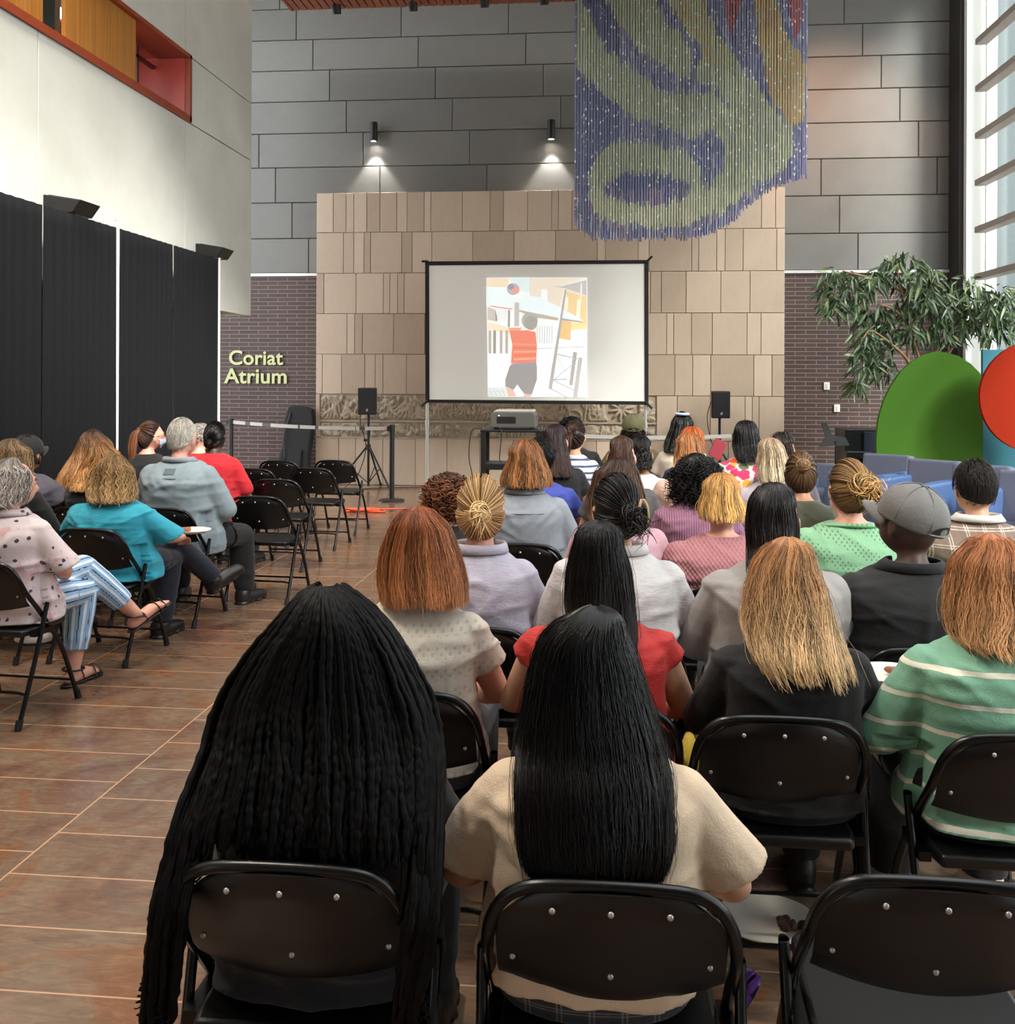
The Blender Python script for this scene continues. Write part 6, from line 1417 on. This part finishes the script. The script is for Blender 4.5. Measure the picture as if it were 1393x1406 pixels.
# far rows
person(763, 581, 7.2, 'person with long straight dark hair and a black T-shirt, right of the projector', 'woman with long dark hair by the projector', 'light', 0, ('tshirt', cloth('black_tee', '0C0B0D'), 'short', .014, .48), w=1.0,
       hair=(H('24161a', '3A2622', .3, .8), fl([(600, 749, 776), (625, 746, 780), (655, 746, 786)], n=700, r=.0028)))
person(880, 598, 7.3, 'person with wavy black hair and a white T-shirt in the far rows', 'woman with wavy black hair', 'tan', 0, ('tshirt', cloth('white_tee', 'D4D0CC'), 'short', .016, .48), w=.98,
       hair=(blk_h, fl([(612, 868, 892), (630, 864, 895), (645, 866, 894)], n=500, r=.003, wave=.01, wf=4)))
person(1024, 576, 7.4, 'person with straight black hair and a bright floral blouse', 'woman in the floral blouse', 'deep', 0, ('blouse', cloth('bright_floral', 'D8CCC0', 'bigfloral'), 'short', .024, .47), w=1.15,
       hair=(H('040404', '080606', .28, .6), fl([(594, 1009, 1041), (612, 1007, 1045), (634, 1012, 1046)], n=700, r=.003)))
person(1074, 592, 7.2, 'person with dark brown hair mostly hidden by the ash blonde hair', 'person behind the ash blonde hair', 'tan', 0, ('top', cloth('dusty', '5E5660'), 'long', .016, .47), w=1.0, hair=(dk_h, fl([(608, 1058, 1088), (625, 1058, 1090)], n=500, r=.003)))
person(950, 585, 7.5, 'person with bright orange hair in the far rows', 'person with bright orange hair', 'fair', 0, ('top', cloth('navy_top', '24283A'), 'long', .016, .47), w=1.0, hair=(H('8E3E14', 'C4682C', .34, 1.0), fl([(602, 934, 966), (620, 932, 968)], n=500, r=.003)))
def pony(pts, rad=.026, tie=(0, -.75, .65), n=300, full=False):
    def fn(f):
        f.full = full
        h, c, ax = pulled(tie, n); bun(h, c, ax, .016, 12); tail(h, c, [tuple(c)] + pts, rad=rad); return h
    return fn
strp = cloth('striped_tee', 'C6C6CC', 'stripeSide', '3F4A66', 'E4E4E4', s=1.0)
person(789, 576, 8.0, 'person with a brown ponytail and a striped T-shirt in the far rows', 'woman in the striped tee', 'light', -8, ('tshirt', strp, 'short', .014, .48), w=.98, yaw=-18,
       hair=(H('24160f', '4A2C20', .32, .9), pony([(0, -.17, 1.17), (0, -.19, 1.08), (0, -.19, .98)], .036, (0, -.9, .30), full=True)))
person(784, 568, 8.8, 'person with short curly black hair and a black T-shirt in the front rows', 'man with short curly black hair', 'brown', 0, ('tshirt', cloth('black_tee', '0C0B0D'), 'short', .022, .47), w=1.15, vol=.03, hair=(blk_h, lambda f: curly((0, -.04, 1.20), (.098, .11, .105), 360, .0034, .008, .03, -.5)))
ol = cloth('olive_cap', '5A5638')
person(869, 568, 8.8, 'person in an olive cap and olive camouflage top in the front rows', 'person in the olive cap', 'tan', 0, ('top', cloth('camo', '5A5238', 'denim', '7E7450', '4A4230'), 'short', .024, .47), w=1.12, vol=.012, hair=(dk_h, lambda f: curly((0, -.05, 1.12), (.09, .10, .09), 240, .0034, .009, .05, -.8)), extra=cap(ol))
def braids(f):
    prof = [(585, 922, 950), (605, 914, 954), (622, 910, 955)]
    h = fall(f, prof, vol=.02, n=120, r=.006, frizz=.002, sides=6, m=40)[0]; bun(h, np.array([0, -.06, 1.29]), (0, -.2, 1), .026, 20, .006); return h
person(936, 567, 8.4, 'person with long black braids tied half up and a cream blouse', 'woman with black braids', 'brown', 0, ('blouse', cloth('cream_blouse', 'CDBFB0'), 'short', .016, .47), w=1.0, hair=(blk_h, braids), extra=lambda f, r: seam(f, r, [(.05 * math.sin(a), -.05 - .05 * math.cos(a), 1.297) for a in np.linspace(-2.2, 2.2, 12)], .012, mat('scrunchie', 'B8C8E0', .7), 'scrunchie'))
# ------------------------------------------------------------------ left block, turned towards the screen
FC = -4
pf = cloth('pink_floral', 'D6C4C4', 'floral', 'C98A92', '4A3A52', s=1.0)
ps = cloth('striped_trouser', '8FB2D4', 'leg', 'DCE6EE', '22283A', s=1.0)
person(18, 624, 4.95, 'person with short silver hair in a pink floral blouse and blue striped trousers', 'woman in the pink floral blouse', 'pink', FC, ('blouse', pf, 'elbow', .028, .45), ps, 'cross', ('black_sandal', '1d1a19', 'sandal'), leg='crop', w=1.1, vol=.03, yaw=-26,
       hair=(H('6E6660', 'C4BCB4', .35, 1.0), fl([(645, -22, 46), (662, -25, 48), (680, -20, 42), (694, -12, 30)], n=1100, r=.0026, wave=.005, wf=5, th=(-100, 92), frizz=.003)), extra=collar(pf, 1.03))
teal = cloth('turquoise_gauze', '2E9DB4', 'gauze', rough=.9)
def teal_x(f, r): pass
tf = person(158, 620, 5.95, 'person in a turquoise gauze blouse holding a paper plate on a crossed leg', 'woman in the turquoise blouse', 'pink', FC, ('blouse', teal, 'elbow', .030, .45), cloth('navy_trouser', '171A2A'), 'plate', ('loafer_dark', '15110f', 'loafer'), w=1.22, vol=.03, yaw=-4,
       hair=(H('6A4E30', 'A8865A', .36, 1.0), fl([(642, 125, 178), (662, 117, 182), (680, 115, 182), (690, 122, 180)], n=1100, r=.0026, wave=.007, wf=6, th=(-105, 100), frizz=.003)))
c, q = tf.c, tf.q; lp = np.array([.24, .36, .715]); P_ = tf.deform(lp[None])[0]
plate((tf.org[0] + P_[0] * c - P_[1] * q, tf.org[1] + P_[0] * q + P_[1] * c, P_[2]), .115, 'white paper plate with a meat snack held on the turquoise blouse woman\'s lap', (('snack', '9A6248', .7), 26, -.45, .1))
denj = cloth('denim_grey', '7A8890', 'denim', '98A4A8', '5A6872')
def denim_man(f, r):
    denim_x(f, r); p = [backpt(x, z, .006) for x, z in ((-.03, .985), (.03, .985), (.03, .95), (-.03, .95))]
    V = f.deform(np.array(p)); tag(MB().add([tuple(v) for v in V] + [tuple(v + [0, -.004, 0]) for v in V], [(0, 1, 2, 3), (7, 6, 5, 4), (0, 4, 5, 1), (1, 5, 6, 2), (2, 6, 7, 3), (3, 7, 4, 0)]).build('patch', mat('denim_patch', '5E6870', .9), r), None)
person(250, 573, 6.85, 'person with thinning white hair in a faded denim jacket', 'man in the faded denim jacket', 'pink', FC, ('jacket', denj, 'long', .034, .44), ('black', '0D0D0F'), 'wide', w=1.25, vol=.012, yaw=-12,
       hair=(H('8E887E', 'C9C2B6', .45, .7), lambda f: short(1000, .03, .0016, .006, .004, -.5)), extra=denim_man, hk=1.08)
person(296, 577, 8.4, 'person with black hair tied low and a bright red jacket', 'woman in the red jacket', 'deep', FC, ('jacket', cloth('red_jacket', 'B51420'), 'long', .024, .45), w=1.1, vol=.016, hair=(H('050404', '0a0706', .3, .6), hb((-.1, -.9, -.42), .036, 420)))
person(276, 578, 9.0, 'person with grey curls half hidden behind the denim jacket man', 'person with grey curls', 'fair', FC, ('top', cloth('red_jacket', 'B51420'), 'long', .02, .46), w=1.0, vol=.03, hair=(H('6A625A', 'A8A098', .4, .9), lambda f: curly((0, -.04, 1.2), (.098, .11, .105), 360, .003, .009, .03, -.5)))
def mask(f, r):
    u, v = np.meshgrid(np.linspace(-1, 1, 13), np.linspace(-1, 1, 9), indexing='ij'); P = np.stack([.062 * u, .072 - .055 * u ** 2 + .026 * np.exp(-(u / .3) ** 2 - ((v - .5) / .6) ** 2), 1.108 + .042 * v], -1)
    o = Hair(); o.grid(P); q = link('face_mask', np_mesh('face_mask', f.deform(np.vstack(o.V)), np.vstack(o.Q), mat('mask_blue', 'A9B8C6', .8)), r); s = q.modifiers.new('s', 'SOLIDIFY'); s.thickness = .002
    for s_ in (-1, 1): seam(f, r, [(s_ * .06, .03, 1.13), (s_ * .076, -.01, 1.15), (s_ * .084, -.035, 1.165)], .0015, mat('mask_blue', 'A9B8C6', .8), 'ear_loop')
person(206, 577, 8.2, 'person with a brown ponytail, glasses and pale face mask in a black hoodie', 'woman with the ponytail and face mask', 'pink', FC, ('hoodie', cloth('black_hoodie', '09090A'), 'long', .026, .45), w=1.0, vol=.014, yaw=-44,
       hair=(H('2E1E16', '7A4E34', .33, .9), pony([(0, -.165, 1.19), (0, -.18, 1.11), (0, -.185, 1.02), (0, -.18, .94)], .036, (0, -.85, .45), full=True)), extra=chainx(mask, lambda f, r: seam(f, r, [(.08, -.02, 1.172), (.07, .05, 1.172), (.035, .078, 1.166), (0, .08, 1.17), (-.035, .078, 1.166), (-.07, .05, 1.172), (-.08, -.02, 1.172)], .002, cabm, 'glasses')))
person(128, 588, 7.7, 'person with very long brown ombre waves and a dark denim top by the drapes', 'woman with long ombre waves', 'tan', FC, ('top', cloth('dark_denim', '1E2433', 'denim', '2a3144', '161a26'), 'long', .022, .45), w=1.1, vol=.02, yaw=-12,
       hair=(H('2A1C14', '9A6C42', .35, 1.0), fl([(605, 105, 150), (625, 95, 155), (650, 82, 155), (672, 75, 150)], n=900, r=.003, wave=.009, wf=3.5)))
person(140, 606, 6.85, 'person with wavy caramel hair between the turquoise blouse and the ombre waves', 'woman with wavy caramel hair', 'tan', FC, ('top', cloth('dark_top', '0B0C10'), 'long', .02, .46), w=1.05, vol=.02, hair=(H('5A3A20', 'B07E4A', .35, 1.0), fl([(622, 118, 160), (645, 105, 164), (675, 96, 160)], n=800, r=.003, wave=.008, wf=4)))
person(16, 600, 6.0, 'person with a dark blonde bob behind the silver hair', 'person with the dark blonde bob', 'fair', FC, ('top', cloth('black_top', '09090A'), 'long', .02, .46), w=1.1, vol=.025, hair=(H('4A3826', '8A6E4C', .35, 1.0), fl([(618, -14, 37), (640, -18, 39), (655, -14, 36)], n=700, r=.003, wave=.004, wf=5)))
def l10x(f, r): cap(cloth('black_cap', '09090A'))(f, r)
person(38, 597, 6.9, 'person in a black cap and grey T-shirt at the far left', 'person in the black cap', 'tan', FC, ('tshirt', cloth('grey_tee', '4A4650'), 'short', .026, .46), w=1.2, vol=.012, yaw=-6, hair=(dk_h, fl([(618, 24, 46), (640, 22, 48)], n=400, r=.003)), extra=l10x)
# ------------------------------------------------------------------ empty chairs
def empty_chair(px, py, D, rz, label):
    T = PD(px, py, D); rz = math.radians(rz); oy = -.236; T[2] = 0
    chair(T[0] + oy * math.sin(rz), T[1] - oy * math.cos(rz), rz, label)
empty_chair(1296, 1218, 1.74, -2, 'empty black folding chair closest to the camera at the bottom right')
for px, py, D, l in ((352, 687, 7.25, 'empty black folding chair right beside the denim jacket man'), (378, 661, 8.45, 'empty black folding chair just beyond the one beside the denim man'),
                     (427, 646, 9.5, 'empty black folding chair at the aisle, second from the belt post'), (458, 636, 10.4, 'empty black folding chair at the aisle nearest the belt post'),
                     (382, 634, 10.3, 'empty black folding chair in front of the leaning case'), (346, 645, 9.4, 'empty black folding chair beside the red jacket woman')):
    empty_chair(px, py, D, FC, l)
# a little red folder and a plate on laps
p = PD(985, 617, 7.9); r = thing('folder', 'dark red folder held up left of the floral blouse', 'folder', p, .4); M_ = Matrix.Rotation(.5, 4, 'Y')
b = MB().box((0, 0, 0), (.11, .012, .15)); b.v = [tuple(M_ @ Vector(v)) for v in b.v]; b.build('cover', mat('folder_red', '8E1A2C', .5), r, bevel=.003)
p = PD(1224, 932, 2.95); plate(tuple(p), .115, 'white paper plate with leftovers beside the striped mint sleeve', (('snack', '9A6248', .7), 8, .2, .1))
p = PD(946, 1030, 2.75); r = thing('yellow_bag', 'bit of yellow patterned bag beside the blonde woman\'s chair', 'bag', (p[0], p[1], p[2] - .14))
MB().loft([(0, 0, 0, .03, .05), (.05, 0, 0, .045, .06), (.12, .0, 0, .035, .055), (.18, .0, 0, .012, .03)], p=2).build('pouch', cloth('yellow_bag', 'C9A93A', 'floral', 'A8862A', '2a2a2a'), r, smooth=True)
# ------------------------------------------------------------------ light
w = bpy.data.worlds.new('world'); SC.world = w; w.use_nodes = True; nt = w.node_tree
bg = nt.nodes['Background']; bg.inputs[0].default_value = (.93, .97, 1.0, 1); bg.inputs[1].default_value = 3.0
SC.view_settings.view_transform = 'Standard'; SC.view_settings.look = 'None'; SC.view_settings.gamma = 1; SC.view_settings.use_curve_mapping = False
SC.view_settings.exposure = 0.3
SC.cycles.max_bounces = 8; SC.cycles.diffuse_bounces = 4; SC.cycles.transparent_max_bounces = 12
SC.cycles.use_denoising = True; SC.cycles.sample_clamp_indirect = 6

for i, (x, y) in enumerate(((-1.2, 11.5), (2.2, 11.5), (-3.4, 6.0), (-3.4, 2.0))):
    r = thing('ceiling_light', 'recessed square ceiling light, ' + ('left of the soffit', 'right of the soffit', 'left edge, middle of the hall', 'left edge, near the camera')[i], 'light', (x, y, ZT - .02), 0, 'ceiling lights') if y < 8 else None
    if r is None: continue
    MB().bbox((-.65, -.65, -.04), (.65, -.6, .02)).bbox((-.65, .6, -.04), (.65, .65, .02)).bbox((-.65, -.6, -.04), (-.6, .6, .02)).bbox((.6, -.6, -.04), (.65, .6, .02)).build('light_frame', white, r)
    a = bpy.data.lights.new('lamp', 'AREA'); a.energy = 260; a.size = 1.2; a.color = (1, .9, .78); lo = link('lamp', a); lo.location = (x, y, ZT - .04)
# unseen warm spotlight, added for the peach patch right of the artwork
d = bpy.data.lights.new('track', 'SPOT'); d.energy = 520; d.spot_size = math.radians(48); d.spot_blend = 1.0; d.color = (1, .58, .38); d.shadow_soft_size = .08
lo = link('track', d); src = Vector((3.2, 11.8, 7.2)); tg = Vector([float(v) for v in PY(1150, 185, YM)]); lo.location = src + (tg - src).normalized() * .08; lo.rotation_euler = (tg - src).to_track_quat('-Z', 'Y').to_euler()
r = thing('track_spotlight', 'added black spotlight above the frame, warming the panels right of the artwork', 'light', src, 0, None)
q_ = (tg - src).to_track_quat('-Z', 'Y').to_matrix(); b = MB().lathe([(.09, -.04), (.09, .16), (.0, .18)], n=18); b.v = [tuple(q_ @ Vector(v)) for v in b.v]; b.build('lamp_head', blk, r); MB().bbox((-.012, -.012, .1), (.012, .012, ZT - 7.2)).build('stem', blk, r)

d = bpy.data.lights.new('sun', 'SUN'); d.energy = 8.0; d.angle = math.radians(16); d.color = (1, .97, .92); lo = link('sun', d); lo.location = (20, 0, 20); lo.rotation_euler = Vector((-.55, .58, -.58)).to_track_quat('-Z', 'Y').to_euler()
